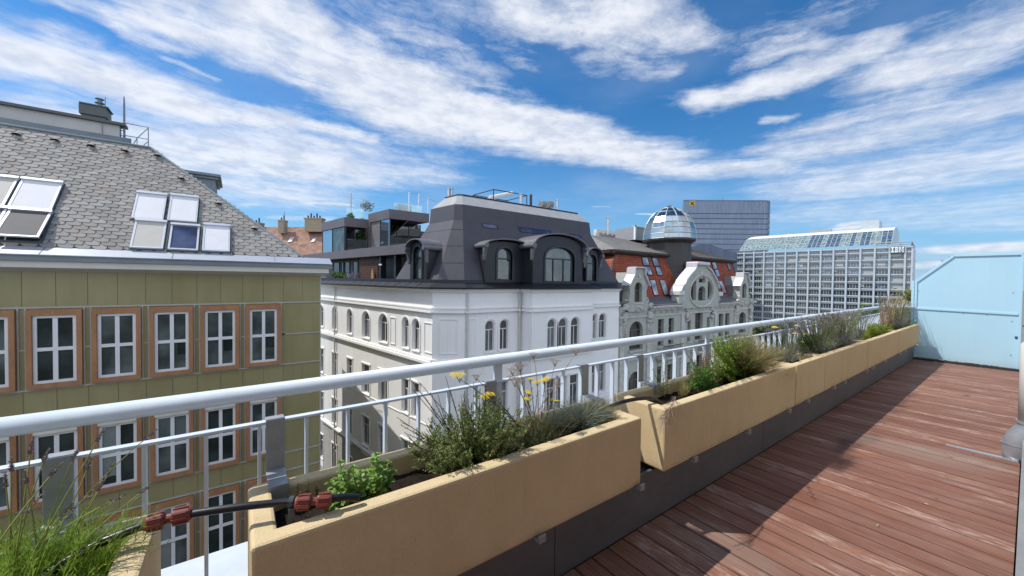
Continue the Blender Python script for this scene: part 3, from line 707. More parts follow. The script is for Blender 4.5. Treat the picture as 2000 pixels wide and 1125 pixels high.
# roof windows with external blinds
alu = mat('pale aluminium', (0.60, 0.62, 0.66), .35, .35, var=.05)
bl_w = mat('white awning blind', (0.62, 0.62, 0.64), .7, var=.04, scale=2)
bl_b = mat('beige awning blind', (0.44, 0.42, 0.38), .7, var=.04)
bl_d = mat('charcoal awning blind', (0.075, 0.075, 0.08), .7, var=.06)
grn = mat('dark green window flashing', (0.06, 0.085, 0.085), .45, .3)
rglass = glass('roof window glass', (0.05, 0.06, 0.11, 1), rough=.05)
def roof_window(x0, x1, s0, s1, blind, lift=0.05, tilt=0.0, name='roof_window'):
    def P(x, s, d):
        return rp(x, s, d + lift + tilt * max(0.0, (s1 - s) / (s1 - s0)))
    fw = .05
    m_ = MB()
    def bar(xa, xb, sa, sb, d0, d1):
        vs = [P(xa, sa, d0), P(xb, sa, d0), P(xb, sb, d0), P(xa, sb, d0), P(xa, sa, d1), P(xb, sa, d1), P(xb, sb, d1), P(xa, sb, d1)]
        m_.add(vs, [(0, 3, 2, 1), (4, 5, 6, 7), (0, 1, 5, 4), (1, 2, 6, 5), (2, 3, 7, 6), (3, 0, 4, 7)])
    bar(x0, x0 + fw, s0, s1, 0, .055); bar(x1 - fw, x1, s0, s1, 0, .055); bar(x0 + fw, x1 - fw, s0, s0 + fw, 0, .052)
    bar(x0 - .01, x1 + .01, s1 - .09, s1 + .01, 0.002, .10)
    f = m_.build(name, alu, goff)
    MB().quad(P(x0 + fw, s0 + fw, .045 if blind else .03), P(x1 - fw, s0 + fw, .045 if blind else .03), P(x1 - fw, s1 - .09, .045 if blind else .03), P(x0 + fw, s1 - .09, .045 if blind else .03)).build('blind' if blind else 'pane', blind or rglass, f)
    k_ = MB()
    b0 = [rp(x0 - .03, s0 - .03, .012), rp(x1 + .03, s0 - .03, .012), rp(x1 + .03, s1 + .03, .012), rp(x0 - .03, s1 + .03, .012)]
    b1 = [rp(x0, s0, lift), rp(x1, s0, lift), rp(x1, s1, lift), rp(x0, s1, lift)]
    k_.strip(b0, b1, 0, True)
    if tilt: k_.poly([rp(x0 + .04, s0 + .04, .03), rp(x1 - .04, s0 + .04, .03), rp(x1 - .04, s1, .03), rp(x0 + .04, s1, .03)])
    k_.build('flashing', grn, f)
for (a, b, c, d, bl, tl) in (((37, 352), (120, 360), (25, 409), (108, 417), bl_w, 0.0), ((22, 411), (106, 419), (-8, 470), (78, 476), bl_d, .13),
                         ((-60, 343), (36, 351), (-78, 400), (14, 408), bl_b, 0.0), ((-80, 402), (14, 411), (-110, 462), (-8, 471), bl_d, .06),
                         ((264, 378), (324, 384), (262, 430), (323, 434), bl_w, 0.0), ((262, 433), (323, 436), (258, 486), (323, 491), bl_b, 0.0),
                         ((330, 384), (386, 388), (331, 434), (388, 438), bl_w, 0.0), ((332, 441), (388, 444), (331, 490), (390, 493), None, 0.0), ((395, 440), (447, 445), (398, 492), (452, 496), bl_w, 0.0)):
    q_ = [on_roof(*p) for p in (a, b, c, d)]
    x0, x1 = (q_[0][0] + q_[2][0]) / 2, (q_[1][0] + q_[3][0]) / 2
    s1, s0 = (q_[0][1] + q_[1][1]) / 2, (q_[2][1] + q_[3][1]) / 2
    roof_window(x0, x1, max(s0, .06), s1, bl, tilt=tl)
# parapet house on the ridge, chimney, mast, ladder and guard rail
ph = MB(); ph.box(GL, -3.62, 20.5, 20.8, 6.5, 7.30); pw_ = ph.build('parapet_wall', mat('pale grey render', (0.50, 0.49, 0.46), .8, var=.06), goff)
ph = MB(); ph.box(GL, -3.45, 20.38, 20.9, 7.305, 7.40); ph.build('coping', mat('dark coping', (0.10, 0.10, 0.10), .5), pw_)
ph = MB(); ph.prism([(GL, 20.05, 6.56), (GL, 20.42, 6.86), (GL, 20.5, 6.86), (GL, 20.5, 6.5)], (-3.3 - GL, 0, 0)); ph.build('flashing', zincD, pw_)
chm = mat('dark sheet chimney', (0.10, 0.115, 0.11), .5, .3)
cx0, cx1 = at_y(160, 235, 21.2).x, at_y(213, 235, 21.2).x
ph = MB(); ph.box(cx0 + .06, cx1 - .06, 20.9, 21.5, 7.4, 7.62); ph.box(cx0, cx1, 20.84, 21.56, 7.622, 7.98); ph.box(cx0 + .02, cx1 + .05, 20.80, 21.6, 7.982, 8.02); ph.build('chimney', chm, goff)
fp = at_y(195, 215, 21.2); ph = MB(); ph.tube([(fp.x, 21.2, 8.02), (fp.x, 21.2, 8.2)], .07, 12); ph.tube([(fp.x, 21.2, 8.2), (fp.x, 21.2, 8.23), (fp.x, 21.2, 8.26), (fp.x, 21.2, 8.35)], [.14, .14, .07, .07], 12); ph.tube([(fp.x, 21.2, 8.36), (fp.x, 21.2, 8.38)], .13, 12); ph.build('chimney_cowl', zincD, goff)
mp_ = at_y(243, 280, 20.6); mt_ = at_y(243, 189, 20.6)
ph = MB(); ph.tube([(mp_.x, 20.6, 6.5), (mp_.x, 20.6, 8.1), (mp_.x, 20.6, mt_.z)], [.035, .032, .018], 8); ph.build('mast', zincD, goff)
ph = MB()
for z in (6.75, 6.95, 7.15, 7.35): ph.tube([(mp_.x - .3, 20.55, z), (mp_.x, 20.55, z)], .014, 6)
ph.tube([(mp_.x - .3, 20.55, 6.6), (mp_.x - .3, 20.55, 7.4)], .016, 6); ph.build('ladder', zincD, goff)
gr0 = at_y(290, 246, 20.6).x
ph = MB(); ph.tube([(mp_.x, 20.55, 7.45), (gr0, 20.55, 7.45), (gr0, 20.55, 6.5)], .017, 6); ph.tube([(mp_.x, 20.55, 6.98), (gr0, 20.55, 6.98)], .014, 6)
ph.tube([(gr0, 20.55, 7.42), (gr0 - .32, 20.55, 6.95), (gr0 - .32, 20.55, 6.5)], .014, 6); ph.tube([(gr0 - .32, 20.55, 6.95), (gr0 - .5, 20.55, 6.5)], .014, 6); ph.tube([(gr0, 20.55, 6.9), (gr0 - .3, 20.55, 6.5)], .014, 6)
ph.build('guard_rail', zincD, goff)
lr = at_y(207, 203, 21.0); ph = MB(); ph.tube([(lr.x, 20.45, 6.6), (lr.x, 20.45, 7.3), (lr.x, 20.9, 7.45), (lr.x, 20.9, 8.4)], .012, 5); ph.build('lightning_rod', zincD, goff)
# grey dormer showing past the hip
d0, d1 = at_y(352, 345, 23), at_y(420, 345, 23); dt, db_ = at_y(390, 338, 23).z, at_y(390, 377, 23).z
ph = MB(); ph.box(d0.x - 1, d1.x, 23, 25.4, 2.4, dt - .22); dd = ph.build('dormer', mat('blue grey sheet', (0.22, 0.25, 0.28), .55, .2), goff)
ph = MB(); ph.box(d0.x - 1.1, d1.x + .22, 22.8, 25.6, dt - .1, dt + .02); ph.box(d0.x - 1.05, d1.x + .12, 22.9, 25.5, dt - .22, dt - .1); ph.build('dormer_roof', zincD, dd)

# ------------------------------------------------------------------ white corner house with dark mansard
def white_render():
    m, k = base_mat('white facade paint')
    co = k.n('ShaderNodeTexCoord').outputs['Object']
    n1 = k.n('ShaderNodeTexNoise', {'Vector': k.n('ShaderNodeMapping', {'Vector': co, 'Scale': (1, 1, .25)}), 'Scale': 2.2, 'Detail': 6.0}).outputs[0]
    n2 = k.n('ShaderNodeTexNoise', {'Vector': co, 'Scale': .5, 'Detail': 4.0}).outputs[0]
    c = k.mix(k.ramp(n2, .3, .7), (0.81, 0.805, 0.795, 1), (0.85, 0.845, 0.835, 1))
    n3 = k.n('ShaderNodeTexNoise', {'Vector': k.n('ShaderNodeMapping', {'Vector': co, 'Scale': (6, 6, .3)}), 'Scale': 1.0, 'Detail': 6.0}).outputs[0]
    c = k.mix(k.math('MULTIPLY', k.ramp(n1, .54, .78), .35), c, (0.66, 0.65, 0.63, 1))
    c = k.mix(k.math('MULTIPLY', k.ramp(n3, .57, .78), .32), c, (0.58, 0.57, 0.54, 1))
    return finish(m, k, c, .85, 0, .2, n1, .08, .02)
wr = white_render()
stone = mat('grey beige plinth stone', (0.42, 0.40, 0.37), .85, var=.12, scale=3)
mans = mat('anthracite fibre cement', (0.056, 0.054, 0.067), .6, .0, var=.10, scale=1.2)
mans2 = mat('black blue sheet trim', (0.019, 0.02, 0.027), .45, .05, var=.12, scale=2.5)
dgl = glass('dormer glass', (0.04, 0.06, 0.06, 1), rough=.02, spec=1.0)
wgl = glass('grey window glass', (0.05, 0.055, 0.058, 1), rough=.04)
wgl2 = glass('dim netted glass', (0.10, 0.105, 0.11, 1), rough=.08)
wfr = mat('white sash paint', (0.60, 0.60, 0.60), .45, var=.04)
LD = V((math.cos(R(100)), math.sin(R(100)), 0))
Bp = at_y(908, 560, 17.0); Bp.z = 0
Ap = V((8.03, 17.9, 0)); AB = (Bp - Ap)
GX1 = at_y(1210, 560, 17.0).x
by0 = at_y(1040, 560, 16.0).x; by1 = at_y(1157, 560, 16.0).x
corner = thing('corner_house', (Bp.x, Bp.y, GZ), 'white stuccoed corner house with round arched windows and dark mansard roof', 'apartment house')
TOPZ = 1.13
def zrow(i): return -3.42 * i
# horizontal bands in the photograph's front: frieze, string course, ledge under the top floor
wl = Wall(Ap, LD * -1); wl.P = Ap + LD * 32      # runs from the far end towards the corner
Lw = 32.0
wcf = Wall(Ap, AB); w1f = Wall(Bp, (1, 0, 0)); wby = Wall((by0, 16.0, 0), (1, 0, 0)); w2f = Wall((by1, 17.0, 0), (1, 0, 0))
wbs = Wall((by0, 17.0, 0), (0, -1, 0)); wbe = Wall((by1, 16.0, 0), (0, 1, 0))
def sx(px, py): return wl.px(px, py)[0]
lw_top = [(650, 658), (679, 688), (708.5, 722), (741, 757), (787, 798.5), (806.5, 819)]     # left and right jambs along the side street
lw = [(sx(a, 620), sx(b, 620)) for a, b in lw_top]
lw = [(2 * lw[0][0] - lw[1][0] - .02, 2 * lw[0][1] - lw[1][1])] + lw
step = lw[2][0] - lw[1][0]
for j in range(1, 4): lw.insert(0, (lw[0][0] - step, lw[0][1] - step))
def fx(w_, a, b): return (w_.px(a, 640)[0], w_.px(b, 640)[0])
f1 = [fx(w1f, 948, 966), fx(w1f, 976.5, 993)]
fb = [fx(wby, 1069.5, 1086), fx(wby, 1091, 1108.5), fx(wby, 1115, 1131.5)]
f2 = [fx(w2f, 1157.5, 1165), fx(w2f, 1170, 1183)]
ZT, ZB = -.56, -2.22             # top floor windows
def facade(w_, L, wins, name, sash=True):
    """wall with recessed windows on every floor, the upper floor arched; returns window outlines"""
    mb = MB(); outs = []
    for fl in range(0, 6):
        zt, zb = (ZT, ZB) if fl == 0 else (ZT - .02 - 3.42 * fl, ZB - .22 - 3.42 * fl)
        top = TOPZ if fl == 0 else -2.62 - 3.42 * (fl - 1); bot = -2.62 - 3.42 * fl
        if fl == 5: bot = GZ
        holes = []
        for a, b in wins:
            holes.append(arch(a, b, zb, zt, (b - a) / 2) if fl == 0 else rect(a, b, zb, zt))
        w_.face(mb, rect(0, L, bot, top), holes, .2, 0 if fl < 3 else 1)
        outs.append(holes)
    for z0, z1, d in ((.10, .17, .09), (-.10, .0, .14), (-2.58, -2.49, .10), (-2.74, -2.60, .18), (-6.0, -5.94, .03), (-9.46, -9.38, .05), (-9.60, -9.48, .14)):
        w_.bar(mb, 0, L, z0, z1, .001, d)
    mb.build(name, [wr, stone], corner)
    for fl, hs in enumerate(outs[:4]):
        for i, h in enumerate(hs):
            xs = [p[0] for p in h]; zs_ = [p[1] for p in h]; a, b, z0, z1 = min(xs), max(xs), min(zs_), max(zs_)
            zt_ = z0 + (z1 - z0) * .70
            f = window(corner, w_, h, -.12, wfr, wgl if (i * 3 + fl) % 4 else wgl2, fw=.05, trans=(zt_,), half=[((a + b) / 2, z0 + .05, zt_)], sill=(.07, .07, .07), sm=wr, bar=.055)
            t_ = MB()
            if fl == 0:
                r0 = (b - a) / 2; cx_ = (a + b) / 2; zc = z1 - r0
                pt = lambda r, j, d: w_.at(cx_ + r * math.cos(PI * j / 10), zc + r * math.sin(PI * j / 10), d)
                A_, B_, C_, D_ = [pt(r0 + .06, j, .045) for j in range(11)], [pt(r0 + .14, j, .045) for j in range(11)], [pt(r0 + .14, j, .001) for j in range(11)], [pt(r0 + .06, j, .001) for j in range(11)]
                t_.strip(A_, B_); t_.strip(B_, C_); t_.strip(A_, D_)
                for s_ in (a - .14, b + .06): w_.bar(t_, s_, s_ + .08, z0, zc, .001, .04)
            else:
                w_.bar(t_, a - .13, a - .05, z0, z1 + .05, .001, .035); w_.bar(t_, b + .05, b + .13, z0, z1 + .05, .001, .035); w_.bar(t_, a - .15, b + .15, z1 + .052, z1 + .14, .001, .06)
                w_.bar(t_, a - .1, b + .1, z0 - .62, z0 - .2, .001, .03)
            t_.build('surround', wr, f)
facade(wl, Lw, lw, 'side_facade'); facade(wcf, AB.length, [], 'corner_facade')
facade(w1f, by0 - Bp.x, f1, 'front_facade'); facade(wby, by1 - by0, fb, 'bay_facade'); facade(w2f, GX1 - by1, f2, 'front_facade')
facade(wbs, 1.0, [], 'bay_flank'); facade(wbe, 1.0, [], 'bay_flank')
# raised blind panels
for w_, a, b, z0, z1 in ((wcf, .35, AB.length - .35, -2.2, -.4), (w1f, .15, .65, -2.3, -.4), (wl, lw[-3][1] + .35, lw[-3][1] + .95, -2.2, -.62), (wl, lw[-1][1] + .5, lw[-1][1] + 1.25, -2.2, -.62)):
    t_ = MB()
    for x0, x1, za, zb in ((a, a + .04, z0, z1), (b - .04, b, z0, z1), (a + .041, b - .041, z1 - .04, z1), (a + .041, b - .041, z0, z0 + .04)): w_.bar(t_, x0, x1, za, zb, .001, .035)
    t_.build('blind_panel', wr, corner)
dpw = mat('painted rain pipe', (.55, .545, .53), .5, var=.1)
for p_, n_ in ((V((by0 - .16, 17, 0)), V((0, -1, 0))), (Bp + V((.12, 0, 0)), V((0, -1, 0))), (Ap + LD * 12.4, wl.N)):
    t_ = MB(); q_ = p_ + n_ * .1; t_.tube([q_ + V((0, 0, .95)), q_ + V((0, 0, GZ))], .055, 10)
    for z in range(-17, 1, 2): t_.tube([q_ + V((0, 0, z)), q_ + V((0, 0, z + .08))], .075, 10)
    t_.build('rain_pipe', dpw, corner)
rw = MB(); rw.quad((GX1, 17, GZ), (GX1, 30, GZ), (GX1, 30, TOPZ), (GX1, 17, TOPZ)); rw.build('party_wall', wr, corner)
# eave: projecting cornice and dark sloping gutter following the plan
INW0 = V((LD.y, -LD.x, 0))
plan = [Ap + LD * 32, Ap, Bp, V((by0, 17, 0)), V((by0, 16, 0)), V((by1, 16, 0)), V((by1, 17, 0)), V((GX1 + .02, 17, 0))]
def offset(pl, d):
    out = []
    for i, p in enumerate(pl):
        ns_ = []
        for a, b in ((i - 1, i), (i, i + 1)):
            if a < 0 or b >= len(pl): continue
            u = (pl[b] - pl[a]).normalized(); ns_.append(V((u.y, -u.x, 0)))
        n_ = sum(ns_, V((0, 0, 0))); n_.normalize(); out.append(p + n_ * (d / max(n_.dot(ns_[0]), .4)))
    return out
def ring(mb, rows, m=0):
    for (d0, z0), (d1, z1) in zip(rows[:-1], rows[1:]):
        mb.strip([p + V((0, 0, z0)) for p in offset(plan, d0)], [p + V((0, 0, z1)) for p in offset(plan, d1)], m)
c_ = MB(); ring(c_, [(0.002, .92), (.10, .96), (.12, 1.02), (.24, 1.07), (.26, 1.13)]); c_.build('cornice', wr, corner)
c_ = MB(); ring(c_, [(.26, 1.135), (.38, 1.135), (.40, 1.21), (.36, 1.225), (-.05, 1.42), (-.4, 1.5)]); c_.poly([p + V((0, 0, 1.5)) for p in offset(plan, -.4)] + [V((GX1, 30, 1.5)), plan[0] + INW0 * 11 + V((0, 0, 1.5))]); c_.build('gutter', mans2, corner)
gl_ = MB()
for j in range(16):
    a = Ap + LD * (1.0 + j * 1.15); n_ = wl.N
    gl_.tube([a + n_ * .35 + V((0, 0, 1.235)), a - n_ * .04 + V((0, 0, 1.425))], .016, 4)
gl_.build('gutter_seam', mans2, corner)
c_ = MB(); ring(c_, [(-.10, 1.44), (-.10, 1.60), (-.4, 1.62)]); c_.build('roof_kerb', mans2, corner)

# mansard
def horiz(px, py, P, U, z): p = on_wall(px, py, P, U); p.z = z; return p
FBL = at_y(907, 548, 17.2); ZB0 = FBL.z; FBR = at_y(1208, 549, 17.2); FBR.z = ZB0
FKL = at_y(903.8, 430, 18.35); ZK = FKL.z; FKR = at_y(1154, 452, 18.35); FKR.z = ZK
FUL = at_y(903.4, 399, 18.5); ZU = FUL.z; FUR = at_y(1151, 434, 18.5); FUR.z = ZU
FTL = at_y(902.7, 381.8, 19.7); ZTm = FTL.z; FTR = at_y(1128, 416, 19.7); FTR.z = ZTm
CBL = horiz(853.7, 546, FBL, AB, ZB0); CKL = horiz(886, 430, FKL, AB, ZK); CUL = horiz(887.5, 400, FUL, AB, ZU); CTL = horiz(893, 382, FTL, AB, ZTm)
LBL = horiz(771.8, 544, CBL, LD, ZB0); LKL = horiz(838.5, 434, CKL, LD, ZK); LUL = horiz(842, 404.6, CUL, LD, ZU); LTL = horiz(869.8, 386, CTL, LD, ZTm)
back = 27.0
m_ = MB()
rows = [[LBL, CBL, FBL, FBR], [LKL, CKL, FKL, FKR], [LUL, CUL, FUL, FUR], [LTL, CTL, FTL, FTR]]
def fullrow(r):
    a, b = r[0], r[-1]; return [V((a.x + 6, back, a.z))] + r + [V((b.x, back, b.z))]
rows = [fullrow(r) for r in rows]
m_.strip(rows[0], rows[1], 0); m_.strip(rows[1], rows[2], 0)
m_.build('mansard_roof', mans, corner)
m_ = MB(); m_.strip(rows[2], rows[3], 0); m_.poly(rows[3]); tb = m_.build('upper_roof', mat('light grey roofing sheet', (0.27, 0.275, 0.28), .6, var=.12, scale=2), corner)
m_ = MB(); m_.tube([p + V((0, 0, .03)) for p in rows[3][1:5]], .05, 6); m_.build('roof_edge', mans2, corner)
# board joints of the cladding
m_ = MB()
def lerp(a, b, t): return a + (b - a) * t
for t in (.28, .56, .84):
    A_, B_ = [lerp(a, b, t) for a, b in zip(rows[0], rows[1])], None
    for a, b in zip(A_[1:3], A_[2:4]):
        n_ = (b - a).cross(V((0, 0, 1))).normalized(); m_.tube([a + n_ * .004, b + n_ * .004], .007, 4)
m_.build('cladding_joint', mans2, corner)
# slot windows in the front slope
def on_front(px, py):
    r = ray(px, py); n_ = (FBR - FBL).cross(FKL - FBL).normalized(); t = (FBL - CAM).dot(n_) / r.dot(n_); return CAM + r * t, n_
fn = on_front(950, 440)[1]; fn = -fn if fn.y > 0 else fn
for c4 in (((941, 436), (970, 440), (972, 447), (945, 444)), ((1015, 444), (1073, 451), (1074, 459), (1019, 453)), ((1112, 457), (1133, 460), (1135, 465), (1117, 463))):
    P4 = [on_front(*c)[0] for c in c4]; sw = MB()
    cc = sum(P4, V((0, 0, 0))) / 4
    O4 = [cc + (p - cc) * 1.0 for p in P4]; I4 = [p - fn * .0 for p in O4]
    sw.strip([cc + (p - cc) * 1.12 + fn * .03 for p in O4], [p + fn * .03 for p in I4], 0, True); sw.strip([cc + (p - cc) * 1.12 + fn * .03 for p in O4], [cc + (p - cc) * 1.12 for p in O4], 0, True)
    f_ = sw.build('slot_window', mans2, corner); MB().poly([p + fn * .012 for p in O4]).build('pane', glass('blue slot glass', (0.05, 0.06, 0.14, 1), rough=.05), f_)

# dormers
def dormer(w_, x0, x1, zb, zs, zt, wx0, wx1, wz0, wz1, wr_, depth, over=.08, mull=(), trans=None, volute=.11, rise=None):
    """w_: facade line; body x0..x1 from zb to spring zs with segmental top zt; arched window wx0..wx1"""
    o = [(x0, zb), (x1, zb)] + [((x0 + x1) / 2 + (x1 - x0) / 2 * math.cos(PI * j / 12), zs + (zt - zs) * math.sin(PI * j / 12)) for j in range(0, 13)]
    mb = MB(); h = arch(wx0, wx1, wz0, wz1, wr_)
    w_.face(mb, o, [h], .12)
    mb.strip([w_.at(x, z, 0) for x, z in o], [w_.at(x, z, -depth) for x, z in o], 0, True)
    f = mb.build('dormer', mans2, corner)
    # barrel roof with rolled ends
    A = []; n = 14; cxm = (x0 + x1) / 2; hw = (x1 - x0) / 2 + over
    arc = [(cxm + hw * math.cos(PI * j / n), zs + .02 + (zt - zs + .07) * math.sin(PI * j / n)) for j in range(n + 1)]
    arc2 = [(cxm + (hw + .06) * math.cos(PI * j / n), zs + .02 + (zt - zs + .14) * math.sin(PI * j / n)) for j in range(n + 1)]
    rb = MB()
    rb.strip([w_.at(x, z, .28) for x, z in arc], [w_.at(x, z, .28) for x, z in arc2]); rb.strip([w_.at(x, z, .28) for x, z in arc2], [w_.at(x, z, -depth) for x, z in arc2]); rb.strip([w_.at(x, z, .28) for x, z in arc], [w_.at(x, z, -.02) for x, z in arc])
    for s_ in (-1, 1):
        c = (cxm + s_ * (hw + .02), zs + .0)
        rb.tube([w_.at(c[0], c[1], .30), w_.at(c[0], c[1], -depth * .75)], volute, 12)
    rb.build('barrel_roof', mat('dormer roof sheet', (0.13, 0.13, 0.143), .45, .15, var=.12, scale=3), f)
    sf = MB()
    A_ = [w_.at(x, z, .035) for x, z in h[2:]]; cx_, cz_ = (wx0 + wx1) / 2, wz1 - wr_
    i0 = [(wx0, wz0)] + [p for p in h[2:][::-1]] + [(wx1, wz0)]
    i1 = [(wx0 - .11, wz0)] + [((wx0 + wx1) / 2 - ((wx1 - wx0) / 2 + .11) * math.cos(PI * j / (len(h) - 3)), wz1 - wr_ + (wr_ + .11) * math.sin(PI * j / (len(h) - 3))) for j in range(len(h) - 2)] + [(wx1 + .11, wz0)]
    sf.strip([w_.at(x, z, .05) for x, z in i0], [w_.at(x, z, .05) for x, z in i1]); sf.strip([w_.at(x, z, .05) for x, z in i1], [w_.at(x, z, 0) for x, z in i1]); sf.strip([w_.at(x, z, .05) for x, z in i0], [w_.at(x, z, -.1) for x, z in i0])
    sf.build('surround', mat('dormer surround', (0.035, 0.036, 0.045), .45, .2), f)
    tz = wz0 + (wz1 - wz0) * .66 if trans is None else trans
    window(f, w_, h, -.10, mans2, dgl, fw=.05, trans=(tz,), half=[(x, wz0 + .05, tz) for x in mull], bar=.07, name='sash')
    # scrolled side wing at the eave
    for s_ in (-1, 1):
        xb = cxm + s_ * (x1 - x0) / 2; q_ = MB()
        q_.prism([w_.at(xb, zs - .1, .0), w_.at(xb, zs - .1, .22), w_.at(xb, zs - .45, .10), w_.at(xb, zs - .75, .04), w_.at(xb, zs - .8, .0)], w_.U * (s_ * .18)); q_.build('bracket', mat('dormer roof sheet', (0.13, 0.13, 0.143), .45, .15), f)
wd = Wall(Bp + V((0, -.02, 0)), (1, 0, 0))
a, b = wd.px(948, 520)[0], wd.px(1027, 520)[0]
dormer(wd, a, b, 1.5, wd.px(985, 482)[1], wd.px(985, 472)[1], wd.px(971.5, 520)[0], wd.px(1000, 520)[0], wd.px(985, 547)[1], wd.px(985, 484)[1], .40, 1.9, volute=.13)
wb = Wall((by0, 16.05, 0), (1, 0, 0))
a, b = wb.px(1041, 500)[0], wb.px(1138, 500)[0]; c = wb.px(1093, 470)
dormer(wb, a, b, 1.5, wb.px(1093, 484)[1], wb.px(1093, 462)[1], wb.px(1065, 520)[0], wb.px(1121.5, 520)[0], wb.px(1093, 551)[1], wb.px(1093, 483)[1], .62, 2.9, mull=(wb.px(1083, 520)[0], wb.px(1103, 520)[0]), volute=.15, over=.1)
w4 = Wall((by1, 17.0, 0), (1, 0, 0))
a, b = w4.px(1144, 520)[0], w4.px(1170, 520)[0]
dormer(w4, a, b, 1.5, w4.px(1156, 500)[1], w4.px(1156, 488)[1], w4.px(1146, 520)[0], w4.px(1164, 520)[0], w4.px(1156, 549)[1], w4.px(1156, 497)[1], .45, 1.9, volute=.11)
wd1 = Wall(Ap + LD * 20 + V((.12, .02, 0)), LD * -1)
a, b = wd1.px(801, 510)[0], wd1.px(833, 510)[0]
dormer(wd1, a, b, 1.5, wd1.px(816, 486)[1], wd1.px(816, 472)[1], wd1.px(808, 520)[0], wd1.px(824, 520)[0], wd1.px(816, 545)[1], wd1.px(816, 481)[1], .45, 2.2, volute=.12)
# window in the front slope between the dormers
g4 = [on_front(*p)[0] + fn * .05 for p in ((1019, 480), (1040, 482), (1040, 520), (1033, 520))]
sk = MB(); cc = sum(g4, V((0, 0, 0))) / 4; sk.strip([cc + (p - cc) * 1.15 for p in g4], g4, 0, True); f_ = sk.build('roof_window', mans2, corner); MB().poly([p + fn * .002 for p in g4]).build('pane', glass('teal roof glass', (0.03, 0.11, 0.11, 1)), f_)

# on the mansard roof
def on_top(px, py): return at_z(px, py, ZTm)
pg = MB(); y_ = 22.0
P = lambda px, py, y: at_y(px, py, y)
rt = .035
t0, t1, t2, t3 = P(924, 379, 25), P(964, 370, 22.5), P(1029, 381, 22.5), P(990, 389, 25)
base = ZTm
zt_ = t1.z; tops = [V((p.x, p.y, zt_)) for p in (t0, t1, t2, t3)]
pg.tube([tops[0], tops[1], tops[2], tops[3], tops[0]], rt, 6)
for p in tops: pg.tube([p, V((p.x, p.y, base))], rt, 6)
pgo = pg.build('roof_pergola', mans2, corner)
aw = MB(); aw.tube([P(955, 387, 23), P(1000, 378, 23)], .16, 10); aw.build('rolled_awning', mat('white awning roll', (.7, .68, .64), .7), pgo)
steel = mat('stainless flue', (.5, .5, .5), .3, .8, var=.08)
for px_, pt, y, r_ in ((876, 370, 24, .11), (882, 370, 24, .11), (1017, 381, 21, .12), (1088, 392, 21.5, .10)):
    p = P(px_, pt, y); f_ = MB(); f_.tube([(p.x, y, ZTm - .1), (p.x, y, p.z)], r_, 10); f_.tube([(p.x, y, p.z + .02), (p.x, y, p.z + .07)], r_ * 1.35, 10); f_.build('flue_pipe', steel, corner)
p = P(1037, 380, 21); f_ = MB(); f_.tube([(p.x, 21, ZTm - .1), (p.x, 21, p.z)], .09, 8); f_.build('vent_pipe', mans2, corner)
for px_ in (1060, 1074):
    p = P(px_, 394, 20.8); f_ = MB(); f_.tube([(p.x - .2, 20.8, p.z - .22), (p.x + .18, 20.8, p.z - .22)], .27, 14); f_.box(p.x - .16, p.x + .12, 20.6, 21.0, ZTm - .05, p.z - .3); f_.build('roof_ventilator', mat('grey ventilator', (.25, .24, .23), .5, .4), corner, bevel=.01)

# ------------------------------------------------------------------ dark rooftop apartments behind the side street wing
brn = mat('brown grey composite panel', (0.125, 0.108, 0.118), .5, .1, var=.08, scale=1)
brnd = mat('shaded soffit panel', (0.085, 0.075, 0.083), .55, .1, var=.08)  # same composite panel with shade put into its colour
pgl = mat('mirror blue glass', (.34, .46, .56), .03, .9, var=.05, scale=.8)
cgl = clear_glass('green balustrade glass', (.82, .92, .90, 1), .12)
INW = V((LD.y, -LD.x, 0))      # away from the side street
pent = thing('rooftop_apartment', Ap + LD * 8 + INW * 3 + V((0, 0, 1.5)), 'dark flat roofed rooftop apartment with two glass corner boxes behind the white wing', 'rooftop apartment')
L0 = Ap + INW * .9; L1 = Ap + INW * 1.3
def pL(px, py, P_): return on_wall(px, py, P_, LD)
# floor slab fascia
s0, s1 = pL(592, 499, L0), pL(806, 490, L0); zs0, zs1 = pL(672, 504.5, L0).z, pL(672, 489, L0).z
m_ = MB(); a, b = V((s0.x, s0.y, zs0)), V((s1.x, s1.y, zs0)); m_.prism([a, b, b + V((9, 0, 0)), a + V((9, 0, 0))], (0, 0, zs1 - zs0)); m_.build('floor_slab', brn, pent)
def glassbox(c, lpx, rpx, P_, ztop_px, zf_px, name):
    """corner at pixel c on the plane through P_; its left face back to lpx, right face along X to rpx"""
    K = pL(c, ztop_px, P_); zt = K.z; zf = pL(c, zf_px, P_).z; K = V((K.x, K.y, 0)); zb = zs1 + .003
    Lf = pL(lpx, 440, P_); Lf.z = 0; rr = at_y(rpx, 440, K.y); Rt = V((rr.x, K.y, 0))
    mb = MB()
    mb.prism([K + V((0, 0, zf)), Lf + V((0, 0, zf)), Lf + V((Rt.x - K.x, 0, zf)), Rt + V((0, 0, zf))], (0, 0, zt - zf))
    r_ = mb.build('roof_box', [brn], pent)
    return K, Lf, Rt, zb, zf, zt
K, Lf, Rt, zb, zf, zt = glassbox(672.7, 627.5, 719, L1, 424, 441.5, 'a')
u = (Lf - K)
def pane_wall(P0, P1, z0, z1, n, inset=V((0, 0, 0)), g=pgl, fr=brnd):
    P0, P1 = P0 + inset, P1 + inset; mb = MB(); d = (P1 - P0); dn_ = d.normalized(); nn_ = V((dn_.y, -dn_.x, 0))
    mb.obox(P0 + V((0, 0, z0)) + nn_ * -.03, d, nn_ * .06, V((0, 0, .08)))
    for i in range(n + 1):
        mb.obox(P0 + d * (i / n) - dn_ * .03 + V((0, 0, z0)) - nn_ * .03, dn_ * .06, nn_ * .06, V((0, 0, z1 - z0)))
    f = mb.build('glass_wall', fr, pent); MB().quad(P0 + V((0, 0, z0)), P1 + V((0, 0, z0)), P1 + V((0, 0, z1)), P0 + V((0, 0, z1))).build('pane', g, f)
